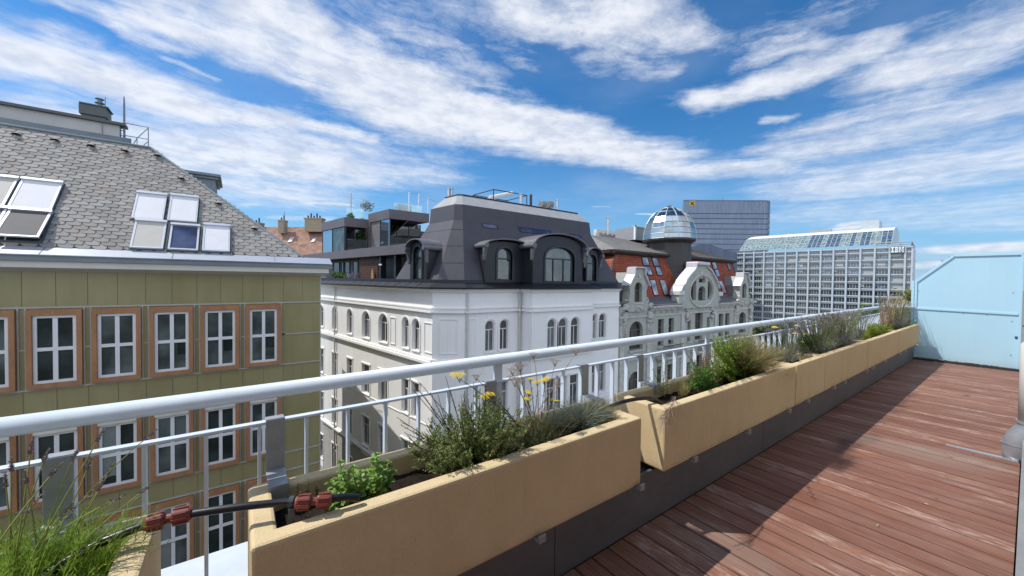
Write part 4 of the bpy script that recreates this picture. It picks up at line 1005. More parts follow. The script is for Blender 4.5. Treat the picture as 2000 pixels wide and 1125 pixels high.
pane_wall(K + u * .03 + INW * .12, K + u * .55 + INW * .12, zb, zf, 1, g=glass('dark penthouse glass', (.045, .055, .055, 1), rough=.05, spec=.5)); pane_wall(K + u * .55 + INW * .12, Lf + INW * .12, zb, zf, 1)  # pane by the corner is darker than its mirror blue neighbour
pane_wall(K + V((1.0, .9, 0)), Rt + V((0, .9, 0)), zb, zf, 2, g=glass('dim penthouse glass', (.02, .03, .035, 1)))
m_ = MB(); m_.obox(K + V((0, 0, zb)), V((.14, 0, 0)), V((0, .14, 0)), V((0, 0, zf - zb))); m_.build('corner_post', mans2, pent)
m_ = MB(); m_.box(K.x + .25, Rt.x - .1, K.y + .05, K.y + .07, zb, zb + 1.0); m_.build('balustrade', cgl, pent)
L2 = V((Rt.x, Rt.y, 0))
K2, Lf2, Rt2, zb2, zf2, zt2 = glassbox(760, 719, 838, L2, 408, 426.5, 'b')
u2 = Lf2 - K2
pane_wall(K2 + u2 * .02 + INW * .1, K2 + u2 * .45 + INW * .1, zb, zf2, 1)
pane_wall(K2 + u2 * .45 + INW * .1, K2 + u2 * .95 + INW * .1, zb, zf2, 1, g=mat('grey blind behind glass', (.17, .17, .175), .3, spec=.8))
m_ = MB(); m_.obox(Lf2 + V((0, 0, zb)), u2.normalized() * -.35, INW * .3, V((0, 0, zf2 - zb))); m_.build('wall_fin', brn, pent)
pane_wall(K2 + V((.2, 1.8, 0)), Rt2 + V((0, 1.8, 0)), zb, zf2, 3, g=glass('dim penthouse glass', (.02, .03, .035, 1)))
m_ = MB(); m_.prism([K2 + V((.1, .06, zb + (zf2 - zb) * .42)), K2 + V((.1, 1.7, zb + (zf2 - zb) * .42)), K2 + V((1.5, 1.7, zf2 - .02)), K2 + V((1.5, .06, zf2 - .02)), K2 + V((1.3, .06, zf2 - .02))], (.12, 0, 0)); m_.build('slanted_wall', brnd, pent)
m_ = MB(); m_.box(K2.x + .1, Rt2.x - .2, K2.y + .08, K2.y + .1, zb, zb + 1.05); m_.build('balustrade', cgl, pent)
m_ = MB(); m_.box(L0.x + .2 - 1.5, K.x + 8, K.y + 3.0, K.y + 9, zb - .05, zf2 + .1); m_.build('inner_wall', brnd, pent)
# lower storey set back under the slab
wq = Wall(Ap + INW * 2.6 + LD * 30, LD * -1)
lowm = mat('grey panel wall', (.17, .165, .175), .5, .1, var=.08)
m_ = MB(); wq.bar(m_, 6, 30, 1.5, zs0 - .01, -3, 0); m_.build('lower_wall', lowm, pent)
for pa, pb in ((652, 664), (667, 672), (674, 684), (690, 700)):
    a, b = wq.px(pa, 520)[0], wq.px(pb, 520)[0]
    window(pent, wq, rect(a, b, 1.52, zs0 - .1), .065, brnd, wgl, fw=.05, name='door')
wk = Wall(Ap + INW * 1.2 + LD * 30, LD * -1)
a, b = wk.px(705, 530)[0], wk.px(738, 530)[0]
m_ = MB(); wk.bar(m_, a, b, 1.4, wk.px(720, 516)[1], -.06, 0)
for i in range(14): z_ = 1.45 + i * .12; wk.bar(m_, a, b, z_, z_ + .07, .001, .02)
tag(m_.build('privacy_fence', mat('brown wicker', (.10, .045, .028), .8, var=.3, scale=15), loc=wk.at(a, 1.4)), 'brown woven fence on the roof terrace of the white wing', 'fence')
a = wk.px(732, 530)[0]
m_ = MB(); pr = [(-.34, 0), (.34, 0), (.33, .5), (.26, .9), (.13, 1.25), (0, 1.38), (-.13, 1.25), (-.26, .9), (-.33, .5)]
m_.prism([wk.at(a + x * .55, 1.42 + z * .62, .14) for x, z in pr], wk.N * .05)
tag(m_.build('paddle_board', mat('tan wooden board', (.36, .21, .085), .5, var=.15), loc=wk.at(a, 1.42)), 'tan pointed wooden board leaning on the brown woven fence', 'board')
a, b = wk.px(739, 530)[0], wk.px(772, 530)[0]
m_ = MB()
for px_ in (742, 771): x_ = wk.px(px_, 530)[0]; wk.bar(m_, x_ - .12, x_ + .12, 1.4, zs0 - .01, -.4, 0)
m_.build('pillar', mans2, pent)
a = wk.px(745, 530)[0]; b = wk.px(768, 530)[0]
m_ = MB(); wk.bar(m_, a, b, 1.4, wk.px(755, 518)[1], -1.2, -1.1); m_.build('terrace_back_wall', mat('dark brown boards', (.06, .03, .024), .8, var=.2, scale=8), pent)
lm = wk.px(742, 517); m_ = MB(); wk.bar(m_, lm[0], lm[0] + .35, lm[1] - .05, lm[1] + .05, .02, .08); m_.build('wall_light', mat('opal glass', (.75, .74, .7), .3), pent)
# roof terrace with glass rails and chrome frames
zr = zt
m_ = MB(); a, b = pL(668, 428, L1), at_y(720, 428, K.y + 1.2); m_.box(K.x + .4, Rt.x, K.y + 1.2, K.y + 1.22, zr, zr + 1.0); m_.build('roof_balustrade', cgl, pent)
m_ = MB(); m_.box(K2.x + .7, Rt2.x - .2, K2.y + 1.0, K2.y + 1.02, zt2, zt2 + .75); m_.build('roof_balustrade', cgl, pent)
for px_, pt, z0, y_ in ((685.5, 377, zr, K.y + 1.5), (709, 388, zr, K.y + 1.8)):
    p = at_y(px_, pt, y_); m_ = MB(); m_.tube([(p.x, y_, z0 - .2), (p.x, y_, p.z)], .055, 8); m_.build('flue_pipe', steel, pent)
chromew = mat('white steel frame', (.75, .77, .8), .35)
ya = K2.y + 2.0
a, b, c, d = at_y(799, 381, ya), at_y(818, 379, ya), at_y(836, 388, ya), at_y(851, 387, ya + .5)
m_ = MB(); zt_ = b.z; m_.tube([(a.x, ya, zt2 - .1), (a.x, ya, zt_), (b.x, ya, zt_), (b.x, ya, zt2 - .1)], .06, 8); m_.tube([(c.x, ya, zt2 - .3), (c.x, ya, c.z), (d.x, ya + .5, c.z)], .05, 8); m_.tube([(b.x, ya, zt_), (c.x, ya, c.z)], .02, 6); m_.build('steel_frame', chromew, pent)
hx = at_y(790, 400, ya); m_ = MB(); m_.box(hx.x - .5, hx.x + .6, ya, ya + 1, zt2, hx.z); m_.build('roof_box_unit', mat('blue grey box', (.08, .11, .14), .5), pent)

# ------------------------------------------------------------------ red brown tiled house behind
def rtile(name, c1, c2, sx_, sz_):
    m, k = base_mat(name)
    co = k.n('ShaderNodeTexCoord').outputs['Object']
    br = k.n('ShaderNodeTexBrick', {'Vector': k.n('ShaderNodeMapping', {'Vector': co, 'Rotation': (R(90), 0, 0)}), 'Color1': c1, 'Color2': c2, 'Mortar': tuple(x * .45 for x in c1[:3]) + (1,), 'Scale': 1.0, 'Mortar Size': .025, 'Mortar Smooth': .3, 'Bias': 0.0, 'Brick Width': sx_, 'Row Height': sz_})
    n1 = k.n('ShaderNodeTexNoise', {'Vector': co, 'Scale': 1.2, 'Detail': 6.0}).outputs[0]
    c = k.mix(k.math('MULTIPLY', k.ramp(n1, .4, .7), .5), br.outputs[0], tuple(x * .6 for x in c2[:3]) + (1,))
    return finish(m, k, c, .75, 0, .3, br.outputs[1], .4, .03)
far = thing('tiled_house', (-6 + 24, 58, GZ), 'distant house with faded red brown tile roof and brick chimneys', 'house')
dep = 47.0
q0_, q1_, q2_, q3_ = at_d(490, 443, dep + 5), at_d(660, 444, dep + 5), at_d(660, 535, dep), at_d(480, 535, dep)
m_ = MB(); m_.quad(q0_, q1_, q2_, q3_); bk = (q0_ - q3_); bk.z = 0; m_.quad(q0_, q1_, q1_ + bk + V((0, 0, -4)), q0_ + bk + V((0, 0, -4)))
m_.build('roof', mat('faded clay tiles', (.27, .15, .105), .85, var=.35, scale=1.6, bump=.5, bscale=9), far)
m_ = MB(); m_.obox((q3_.x, q3_.y, GZ), V((q2_.x - q3_.x, q2_.y - q3_.y, 0)), bk * 2, V((0, 0, q3_.z - GZ - .05))); m_.build('wall', render_w, far)
cb = mat('pale chimney brick', (.36, .29, .20), .9, var=.2, scale=6)
for x0, x1, pt, pb, d_ in ((595, 628, 428, 448, dep + 3.5), (543, 554, 432, 451, dep + 3.5), (493, 508, 437, 452, dep + 4.5)):
    a, b, c = at_d(x0, pt, d_), at_d(x1, pt, d_), at_d(x0, pb + 4, d_); u_ = (b - a); u_.z = 0; n_ = V((-u_.y, u_.x, 0)).normalized() * .9
    m_ = MB(); m_.obox(V((a.x, a.y, c.z)), u_, n_, V((0, 0, a.z - c.z))); m_.obox(V((a.x, a.y, a.z + .01)) - u_ * .05 - n_ * .05, u_ * 1.1, n_ * 1.1, V((0, 0, .18))); ch = m_.build('chimney', cb, far)
    m_ = MB()
    for j in range(max(2, int((x1 - x0) / 6))):
        p = a + u_ * ((j + .6) / max(2.2, (x1 - x0) / 6 + .2)) + n_ * .5; m_.tube([(p.x, p.y, a.z + .15), (p.x, p.y, a.z + .55 + .3 * (j % 2))], .1, 6)
    m_.build('chimney_pot', mans2, ch)
a = at_d(556, 412, dep + 3); m_ = MB(); m_.tube([(a.x, a.y, a.z - 3.2), a], .03, 5); m_.build('aerial', zincD, far)
nr = (q1_ - q0_).cross(q3_ - q0_).normalized(); nr = -nr if nr.z < 0 else nr
def on_far(px, py): r = ray(px, py); return CAM + r * ((q0_ - CAM).dot(nr) / r.dot(nr)) + nr * .12
for c4 in (((569, 465), (576, 464), (570, 473), (562, 474)), ((613, 466), (619, 466), (614, 473), (607, 474))):
    m_ = MB(); P4 = [on_far(*p) for p in c4]; m_.prism(P4, -nr * .12); m_.build('skylight', mat('bright skylight', (.45, .47, .48), .2), far)

# ------------------------------------------------------------------ ornate house with red mansard and glass dome
OY = 17.0
wo = Wall((0, OY, 0), (1, 0, 0))
gst = mat('grey green stucco', (0.37, 0.39, 0.345), .85, var=.12, scale=1.3, bump=.2, bscale=14)
orn = mat('pale stucco ornament', (0.47, 0.465, 0.43), .85, var=.22, scale=3.5, bump=.5, bscale=12)
copg = mat('pale coping sheet metal', (0.56, 0.55, 0.58), .5, .1, var=.06)
ogl = glass('brown grey old glass', (0.03, 0.03, 0.03, 1), rough=.05)
ofr = mat('dark timber sash', (0.11, 0.09, 0.08), .5, var=.15)
OX0, OX1 = GX1 + .03, 43.5
orna = thing('ornate_house', (OX0, OY, GZ), 'grey green ornate stucco house with curved gables, red mansard roof and glass dome', 'apartment house')
def wx(px): return wo.px(px, 600)[0]
holes = []; marks = []
def addrow(zb, zt, archd=False):
    out = []
    for c in (23.72, 41.07): out.append(arch(c - .8, c + .8, zb, zt, .72))
    for a, b in ((26.45, 27.25), (27.92, 28.68), (36.2, 37.05), (37.45, 38.3)): out.append(rect(a, b, zb, zt - .0))
    for a, b in ((31.95, 33.25), (30.75, 31.25), (34.0, 34.5)): out.append(rect(a, b, zb, zt + (.25 if b - a > 1 else -.2)))
    return out
rowsO = [addrow(-3.4, -1.28), addrow(-7.2, -5.0), addrow(-11.0, -8.8)]
mb = MB()
for i, rw_ in enumerate(rowsO):
    top = -.55 if i == 0 else -4.2 - 3.8 * (i - 1); bot = -4.2 - 3.8 * i if i < 2 else GZ
    wo.face(mb, rect(OX0, OX1, bot, top), rw_, .3)
mb.quad((OX1, OY, GZ), (OX1, OY + 9, GZ), (OX1, OY + 9, -.2), (OX1, OY, -.2)); mb.quad((OX0, OY, GZ), (OX0, OY + 9, GZ), (OX0, OY + 9, -.2), (OX0, OY, -.2))
mb.build('facade', gst, orna)
for i, rw_ in enumerate(rowsO):
    for h in rw_:
        xs = [p[0] for p in h]; zs_ = [p[1] for p in h]; a, b, z0, z1 = min(xs), max(xs), min(zs_), max(zs_)
        wide = b - a > 1.2
        window(orna, wo, h, -.24, ofr, ogl, fw=.08, trans=(z0 + (z1 - z0) * .68,), mull=((a + (b - a) / 3, a + (b - a) * 2 / 3) if wide else ((a + b) / 2,)), bar=.07, sill=(.1, .12, .12), sm=orn)
# cornice, frieze and string courses
for x0, x1 in ((OX0, 22.2), (25.3, 29.6), (35.7, 39.6), (42.6, OX1)):
    m_ = MB(); m_.prism([(x0, OY, -.56), (x0, OY - .10, -.54), (x0, OY - .12, -.42), (x0, OY - .34, -.36), (x0, OY - .38, -.22), (x0, OY, -.18)], (x1 - x0, 0, 0))
    m_.build('cornice', orn, orna)
m_ = MB()
for z0, z1, d in ((-1.0, -.88, .08), (-4.1, -3.95, .12), (-7.9, -7.7, .16)): wo.bar(m_, OX0, OX1, z0, z1, .002, d)
for x in (22.0, 25.2, 29.9, 35.5, 39.4, 42.8): wo.bar(m_, x - .22, x + .22, GZ, -.9, .002, .1)
m_.build('facade_trim', orn, orna)
# modelled stucco: clustered leaf scrolls and masks
def lump(mb, x, z, r, n=26, d0=.02, rx=1.0, rz=1.0):
    for i in range(n):
        a, q_ = random.uniform(0, 2 * PI), random.uniform(0, 1) ** .6
        cx_, cz_ = x + r * rx * q_ * math.cos(a), z + r * rz * q_ * math.sin(a)
        s = r * random.uniform(.12, .26); dd = d0 + (1 - q_) * r * .35 + random.uniform(0, .05)
        c = wo.at(cx_, cz_, dd); ax = random.uniform(0, PI)
        u = V((math.cos(ax), 0, math.sin(ax))); v = V((-u.z, 0, u.x)); P_ = [c + u * s * 1.6, c + v * s, c - u * s * 1.6, c - v * s]
        top = c + V((0, -s * .9, 0)); P2 = [c + V((0, .12, 0)) + (p - c) * 1.1 for p in P_]
        mb.add(P_ + [top] + P2, [(0, 1, 4), (1, 2, 4), (2, 3, 4), (3, 0, 4)] + [(j, (j + 1) % 4, 5 + (j + 1) % 4, 5 + j) for j in range(4)])
class LM_:
    def __init__(s): pass
def lump_(_, *a):
    mb = MB(); lump(mb, *a); mb.build('stucco_ornament', orn, orna)
m_ = None
for c in (23.72, 41.07):
    lump_(m_, c, 2.0, .38, 20, .05); lump_(m_, c - 1.05, .25, .28, 14, .05); lump_(m_, c + 1.05, .25, .28, 14, .05); lump_(m_, c, -.35, .55, 18, .02, 1.6, .45)
    for s_ in (-1, 1): lump_(m_, c + s_ * 1.55, -1.1, .42, 40, .12, .8, 1.3); lump_(m_, c + s_ * 1.55, -2.1, .3, 30, .12, .7, 1.8)
lump_(m_, 32.6, 2.45, .5, 26, .05); lump_(m_, 30.6, -1.1, .45, 30, .08, .7, 1.5); lump_(m_, 34.75, -1.1, .45, 30, .08, .7, 1.5); lump_(m_, 29.6, .1, .35, 18, .08); lump_(m_, 35.75, .1, .35, 18, .08)
for x0, x1 in ((25.6, 29.6), (35.9, 39.3)):
    n = int((x1 - x0) / .75)
    for i in range(n): lump_(m_, x0 + (i + .5) * (x1 - x0) / n, -.72, .17, 8, .01, 1.2, .7)
for c in (26.85, 28.3, 36.6, 37.9, 32.6):
    lump_(m_, c, -4.5, .35, 14, .02, 1.4, .5); lump_(m_, c, -8.3, .35, 14, .02, 1.4, .5)
# balcony planting box rails low on the facade are iron baskets
for x0, x1 in ((26.2, 29.0), (36.0, 38.6), (31.3, 33.9)):
    m_ = MB(); m_.box(x0, x1, OY - .7, OY - .002, -4.35, -4.2); bal = m_.build('balcony', orn, orna)
    m_ = MB(); m_.tube([(x0, OY - .68, -3.3), (x1, OY - .68, -3.3)], .03, 6)
    for i in range(int((x1 - x0) / .12)): m_.tube([(x0 + i * .12, OY - .68, -4.2), (x0 + i * .12, OY - .68, -3.3)], .012, 4)
    m_.build('rail_lattice', mat('rusty dark iron', (.05, .03, .025), .6, .3), bal)

def gable_side(c):
    """small gable: waisted shield with arched window and pale sloping shoulders"""
    o = [(c - 1.0, -.55), (c + 1.0, -.55), (c + 1.45, -.3), (c + 1.12, .15), (c + .95, .9), (c + 1.12, 1.32), (c + .98, 1.5), (c + .55, 2.1), (c + .5, 2.6), (c - .5, 2.6), (c - .55, 2.1), (c - .98, 1.5), (c - 1.12, 1.32), (c - .95, .9), (c - 1.12, .15), (c - 1.45, -.3)]
    mb = MB(); h = arch(c - .45, c + .45, .12, 1.6, .42)
    wo.face(mb, o, [h], .3, d=.12); mb.strip([wo.at(x, z, .12) for x, z in o], [wo.at(x, z, -.5) for x, z in o], 0, True)
    g = mb.build('gable', gst, orna)
    window(g, wo, h, -.12, ofr, ogl, fw=.07, trans=(.95,), mull=(c,), bar=.06, name='gable_window', sill=(.12, .12, .16), sm=orn)
    k_ = MB(); pts = [(c - 1.2, 1.3), (c - .6, 2.12), (c - .56, 2.62), (c + .56, 2.62), (c + .6, 2.12), (c + 1.2, 1.3)]
    for (xa, za), (xb, zb_) in zip(pts[:-1], pts[1:]):
        up_ = V((0, 0, .09)); A_, B_ = wo.at(xa, za, .3), wo.at(xb, zb_, .3)
        n_ = V((-(zb_ - za), 0, xb - xa)).normalized() * .09
        k_.obox(A_, B_ - A_, V((0, .75, 0)), n_)
    k_.build('gable_coping', copg, g)
    k_ = MB()
    for s_ in (-1, 1): k_.tube([wo.at(c + s_ * 1.5, -.15, .1), wo.at(c + s_ * 1.5, -.15, .25)], .22, 12)
    k_.build('scroll', orn, g)
    k_ = MB(); k_.prism([wo.at(c - .95, 1.4, -.5), wo.at(c + .95, 1.4, -.5), wo.at(c + .5, 2.3, -.5), wo.at(c - .5, 2.3, -.5)], (0, 2.4, 0)); k_.box(c - .95, c + .95, OY + .5, OY + 2.6, .3, 1.4); k_.build('gable_roof', mat('standing seam zinc', (.2, .21, .21), .55, .3, var=.12), g)
for c in (23.72, 41.07): gable_side(c)
# middle gable with the oval window
c = 32.6
def pxo(px, py): return wo.px(1320 + px / 6.25, 480 + py / 6.25)
lf = [(15, 600), (20, 560), (45, 500), (75, 470), (95, 420), (140, 360), (185, 310), (215, 270), (215, 225), (280, 212), (345, 222), (350, 265), (395, 310), (440, 390), (470, 450), (490, 520), (500, 590)]
op = [pxo(*p) for p in lf]; op = [(op[0][0], -.55)] + op + [(op[-1][0], -.55)]
oval = []
for j in range(24):
    a = 2 * PI * j / 24; oval.append((32.68 + 2.02 * math.cos(a), .72 + (1.5 if math.sin(a) > 0 else 1.15) * math.sin(a)))
ow = arch(32.05, 33.3, .05, 1.32, .5); ot = arch(32.1, 33.2, 1.62, 2.15, .28)
def cres(s_):
    pts = []
    for j in range(9):
        a = -0.62 + 1.5 * j / 8; pts.append((32.68 + s_ * 1.88 * math.cos(a), .72 + (1.36 if a > 0 else 1.05) * math.sin(a)))
    e = pts[-1]; return pts + [(32.68 + s_ * .98, e[1]), (32.68 + s_ * .98, pts[0][1])]
cl_, cr_ = cres(-1), cres(1)
mb = MB(); wo.face(mb, op, [ow, ot, cl_, cr_], .35, d=.18); mb.strip([wo.at(x, z, .18) for x, z in op], [wo.at(x, z, -.5) for x, z in op], 0, True); mb.poly([wo.at(x, z, -.5) for x, z in op])
g2 = mb.build('gable', gst, orna)
window(g2, wo, ow, -.1, ofr, ogl, fw=.08, trans=(.85,), mull=(32.47, 32.9), bar=.06, name='gable_window', sill=(.12, .1, .2), sm=orn)
window(g2, wo, ot, -.1, ofr, ogl, fw=.06, mull=(32.65,), bar=.06, name='gable_window')
for h in (cl_, cr_): window(g2, wo, h, -.1, ofr, ogl, fw=.06, trans=(.7,), bar=.06, name='gable_window')
k_ = MB()
A_ = [wo.at(32.68 + 2.06 * math.cos(2 * PI * j / 36), .72 + (1.56 if j < 18 else 1.2) * math.sin(2 * PI * j / 36), .2) for j in range(36)]
k_.tube(A_ + [A_[0]], .09, 6); k_.build('oval_frame', orn, g2)
k_ = MB(); ol = op[2:-2]
for (xa, za), (xb, zb_) in zip(ol[:-1], ol[1:]):
    n_ = V((-(zb_ - za), 0, xb - xa)).normalized() * .11; n_ = -n_ if n_.z < 0 and abs(n_.z) > .02 else n_
    A, B = wo.at(xa, za, .36), wo.at(xb, zb_, .36); k_.obox(A, B - A, V((0, .95, 0)), n_)
k_.build('gable_coping', copg, g2)
for bx_ in ((31.55, 33.6, OY - .4, OY + .7, op[9][1] - .05, op[9][1] + .22), (28.95, 29.75, OY - .3, OY + .6, .55, .95), (35.6, 36.3, OY - .3, OY + .6, .4, .8)):
    k_ = MB(); k_.box(*bx_); k_.build('gable_cap', copg, g2, bevel=.06)
# mansard: red tiles, dark eave above, low grey roof behind
MYb, MYt = 17.9, 19.2
ztp = at_y(1250, 499, MYt).z; zbt = at_y(1300, 581, MYb).z
xl_t, xl_b = at_y(1200, 497, MYt).x, at_y(1186, 560, MYb).x
xr_t, xr_b = at_y(1430, 507, MYt).x, at_y(1441, 560, MYb).x + .6
red = rtile('red clay plain tiles', (.36, .088, .044, 1), (.26, .06, .032, 1), .34, .20)
m_ = MB(); A_ = [(xl_b + .6, 27, zbt), (xl_b, MYb, zbt), (xr_b, MYb, zbt), (xr_b, 27, zbt)]; B_ = [(xl_t - .2, 27, ztp), (xl_t, MYt, ztp), (xr_t, MYt, ztp), (xr_t, 27, ztp)]
m_.strip([V(p) for p in A_], [V(p) for p in B_]); m_.build('mansard_roof', red, orna)
m_ = MB(); m_.box(OX0, OX1, OY + .05, 18.2, -.3, .1); m_.prism([(25.2, OY - .3, -.17), (25.2, MYb + .02, zbt + .06), (25.2, MYb + .02, -.3), (25.2, OY - .1, -.3)], (4.2, 0, 0)); m_.prism([(35.9, OY - .3, -.17), (35.9, MYb + .02, zbt + .06), (35.9, MYb + .02, -.3), (35.9, OY - .1, -.3)], (4.0, 0, 0))
m_.build('eave_roof', mat('blue grey eave sheet', (.12, .125, .14), .5, .25, var=.1), orna)
dk = mat('dark brown roof trim', (.045, .037, .033), .5, .15, var=.15)
m_ = MB()
e0, e1 = xl_t - .35, xr_t + .35
m_.prism([(e0, MYt + .1, ztp - .12), (e0, MYt - .28, ztp + .02), (e0, MYt - .42, ztp + .14), (e0, MYt - .42, ztp + .28), (e0, MYt + .4, ztp + .34)], (e1 - e0, 0, 0))
m_.prism([(e0 + .1, MYt, ztp - .1), (e0 - .15, MYt, ztp + .05), (e0 - .15, MYt, ztp + .3), (e0 + .1, MYt, ztp + .32)], (0, 6, 0)); m_.build('eave', dk, orna)
m_ = MB(); zr_ = at_y(1230, 468, 25).z
m_.quad((e0, MYt - .3, ztp + .31), (e1, MYt - .3, ztp + .31), (e1 - 3, 25, zr_), (e0 + 3.6, 25, zr_)); m_.quad((e0, MYt - .3, ztp + .31), (e0 + 3.6, 25, zr_), (e0 + 3.6, 30, zr_), (e0, 30, ztp + .3)); m_.quad((e0 + 3.6, 25, zr_), (e1 - 3, 25, zr_), (e1 - 3, 30, zr_), (e0 + 3.6, 30, zr_))
rf = m_.build('upper_roof', mat('grey roofing felt', (.185, .18, .17), .75, .1, var=.2, scale=1.5), orna)
m_ = MB()
for i in range(1, 34):
    t = i / 34; a = V((e0, MYt - .3, ztp + .32)).lerp(V((e1, MYt - .3, ztp + .32)), t); b = V((e0 + 3.6, 25, zr_ + .01)).lerp(V((e1 - 3, 25, zr_ + .01)), t); m_.tube([a, b], .02, 4)
m_.build('seam', dk, rf)
# corner strips of the mansard and its skylights
m_ = MB(); m_.tube([V(A_[1]), V(B_[1])], .07, 6); m_.tube([V(A_[2]), V(B_[2])], .07, 6); m_.build('hip_trim', dk, orna)
P0, Sx = V((0, MYb, zbt)), V((0, MYt - MYb, ztp - zbt)); Sl = Sx.length; Sx.normalize(); Sn = V((0, -Sx.z, Sx.y))
def on_red(px, py): r = ray(px, py); t = (P0 - CAM).dot(Sn) / r.dot(Sn); p = CAM + r * t; return p.x, (p - P0).dot(Sx)
sgl = glass('pale sky glass', (.30, .33, .38, 1), rough=.12, spec=.8)
def skyl(c4):
    q_ = [on_red(*p) for p in c4]; P4 = [P0 + V((x, 0, 0)) + Sx * s + Sn * .06 for x, s in q_]; cc = sum(P4, V((0, 0, 0))) / 4
    o_ = [cc + (p - cc) * 1.0 + (p - cc).normalized() * .10 for p in P4]; mb = MB(); mb.strip(o_, P4, 0, True); mb.strip(o_, [p - Sn * .08 for p in o_], 0, True)
    f = mb.build('skylight', mans2, orna); MB().poly([p - Sn * .01 for p in P4]).build('pane', sgl, f)
o7 = lambda x, y: (1180 + x / 6.25, 480 + y / 6.25)
o8 = lambda x, y: (1320 + x / 6.25, 480 + y / 6.25)
for c4 in (((458, 145), (520, 148), (545, 240), (480, 238)), ((500, 258), (552, 262), (582, 355), (528, 352)), ((552, 420), (615, 425), (660, 600), (605, 600)),
           ((582, 152), (640, 155), (665, 245), (603, 243)), ((622, 262), (675, 266), (705, 358), (650, 356)), ((675, 422), (735, 426), (782, 595), (728, 596))):
    skyl([o7(*p) for p in c4])
for c4 in (((345, 205), (385, 206), (405, 275), (365, 272)), ((438, 207), (478, 208), (498, 282), (455, 282)), ((470, 295), (510, 298), (535, 375), (495, 375)), ((520, 430), (562, 432), (608, 575), (570, 576)), ((618, 215), (645, 216), (668, 292), (645, 292)), ((452, 430), (478, 432), (522, 575), (500, 576))):
    skyl([o8(*p) for p in c4])
# turret and glass dome
TC = V((32.42, 19.9, 0))
zd0 = at_y(1308, 466, 19.2).z; zdt = at_y(1306, 402, 19.9).z
slat = mat('dark slate turret', (.05, .045, .043), .6, var=.25, scale=2.5, stretch=(3, 3, .6))
zt0 = zd0 - .35
m_ = MB(); m_.lathe(TC, [(2.9, -.2), (2.35, 1.2), (2.0, 2.4), (1.9, zt0)], 8, 0, PI / 8); m_.build('turret', slat, orna)
m_ = MB(); m_.lathe(TC, [(1.9, zt0 - .02), (2.1, zt0 + .06), (2.35, zt0 + .2), (2.35, zd0)], 12, 0, PI / 12); m_.build('turret_cornice', dk, orna)
H = zdt - zd0; RD = 2.32
prof = [(RD, 0), (RD * .99, H * .14), (RD * .955, H * .30), (RD * .885, H * .46), (RD * .76, H * .63), (RD * .56, H * .79), (RD * .32, H * .91), (RD * .1, H * .965)]
ng = 12; a0 = R(22)
gm_ = clear_glass('dome glass', (.70, .80, .77, 1), .32, .05)
m_ = MB(); m_.lathe(TC + V((0, 0, zd0)), prof, ng, 0, a0, cap=False); m_.build('dome_glazing', gm_, orna)
m_ = MB()
for j in range(ng):
    a = a0 + 2 * PI * j / ng; m_.tube([TC + V((r * math.cos(a), r * math.sin(a), zd0 + z)) * 1 for r, z in prof], .042, 6)
m_.build('dome_rib', mat('light steel rib', (.42, .45, .45), .4, .4), orna)
m_ = MB()
for r, z in prof[:-1]:
    ps = [TC + V((r * math.cos(a0 + 2 * PI * j / ng), r * math.sin(a0 + 2 * PI * j / ng), zd0 + z)) for j in range(ng)]; m_.tube(ps + [ps[0]], .035, 6)
m_.build('dome_ring', mat('grey steel ring', (.22, .25, .26), .45, .4), orna)
m_ = MB(); m_.tube([TC + V((0, 0, zd0 + H * .95)), TC + V((0, 0, zd0 + H * 1.0))], .22, 10); m_.build('dome_finial', mans2, orna)
m_ = MB(); m_.lathe(TC + V((0, 0, zd0)), [(1.9, .02), (1.9, .06)], 12); m_.box(TC.x - 1, TC.x + .6, TC.y - .6, TC.y + .4, zd0 + .07, zd0 + .75); m_.box(TC.x - .1, TC.x + 1.1, TC.y + .2, TC.y + .9, zd0 + .07, zd0 + 1.1); m_.build('dome_interior', mat('pale interior', (.5, .5, .48), .7, var=.3, scale=2), orna)
da, db2 = at_y(1241, 460, 23.5), at_y(1256, 460, 23.5); zz1 = at_y(1248, 444, 23.5).z
m_ = MB(); m_.box(da.x, db2.x + 1.2, 23.5, 26, zr_ - .2, zz1); du = m_.build('roof_hut', mat('grey louvre hut', (.30, .31, .32), .5, .2, var=.15, scale=5, stretch=(8, 8, .5)), orna)
m_ = MB(); m_.box(da.x - .15, da.x - .002, 23.4, 23.6, zr_ - .2, zz1 + .12); m_.box(da.x - .15, db2.x + .2, 23.4, 23.498, zz1, zz1 + .12); m_.build('white_edge', chromew, du)

# ------------------------------------------------------------------ roof garden behind the red mansard
gpl = mat('grey fence panel', (.30, .285, .27), .7, var=.15, scale=2)
y_ = 27.0
row_ = [at_y(p, 470, y_).x for p in (1170, 1260)]
bn = 11; z0g, z1g = zr_ - .2, at_y(1210, 459, y_).z
for i in range(bn):
    a = row_[0] + (row_[1] - row_[0]) * i / bn; w_ = (row_[1] - row_[0]) / bn
    m_ = MB(); m_.box(a + .02, a + w_ * .62, y_, y_ + .5, z0g, z1g); m_.box(a + w_ * .62, a + w_ * .98, y_ + .1, y_ + .5, z0g, z1g - .12)
    tag(m_.build('roof_planter', gpl, loc=(a, y_, z0g)), 'grey box planter in the row on the roof left of the glass dome', 'planter', 'grey box planters on the roof')
def bush_ball(name, C, r, n, mm, label, cat, group=None, sq=(1, 1, 1), ls=.12):
    m_ = MB()
    for i in range(n):
        d_ = V((random.gauss(0, 1), random.gauss(0, 1), random.gauss(0, 1))).normalized() * r * (random.uniform(.35, 1.12))
        p = V(C) + V((d_.x * sq[0], d_.y * sq[1], d_.z * sq[2]))
        u = V((random.gauss(0, 1), random.gauss(0, 1), random.gauss(0, 1))).normalized(); v = u.cross(V((random.gauss(0, 1), random.gauss(0, 1), random.gauss(0, 1)))).normalized(); s_ = ls * random.uniform(.6, 1.3)
        m_.quad(p - u * s_, p - v * s_ * .5, p + u * s_, p + v * s_ * .5)
    return tag(m_.build(name, mm, loc=C), label, cat, group)
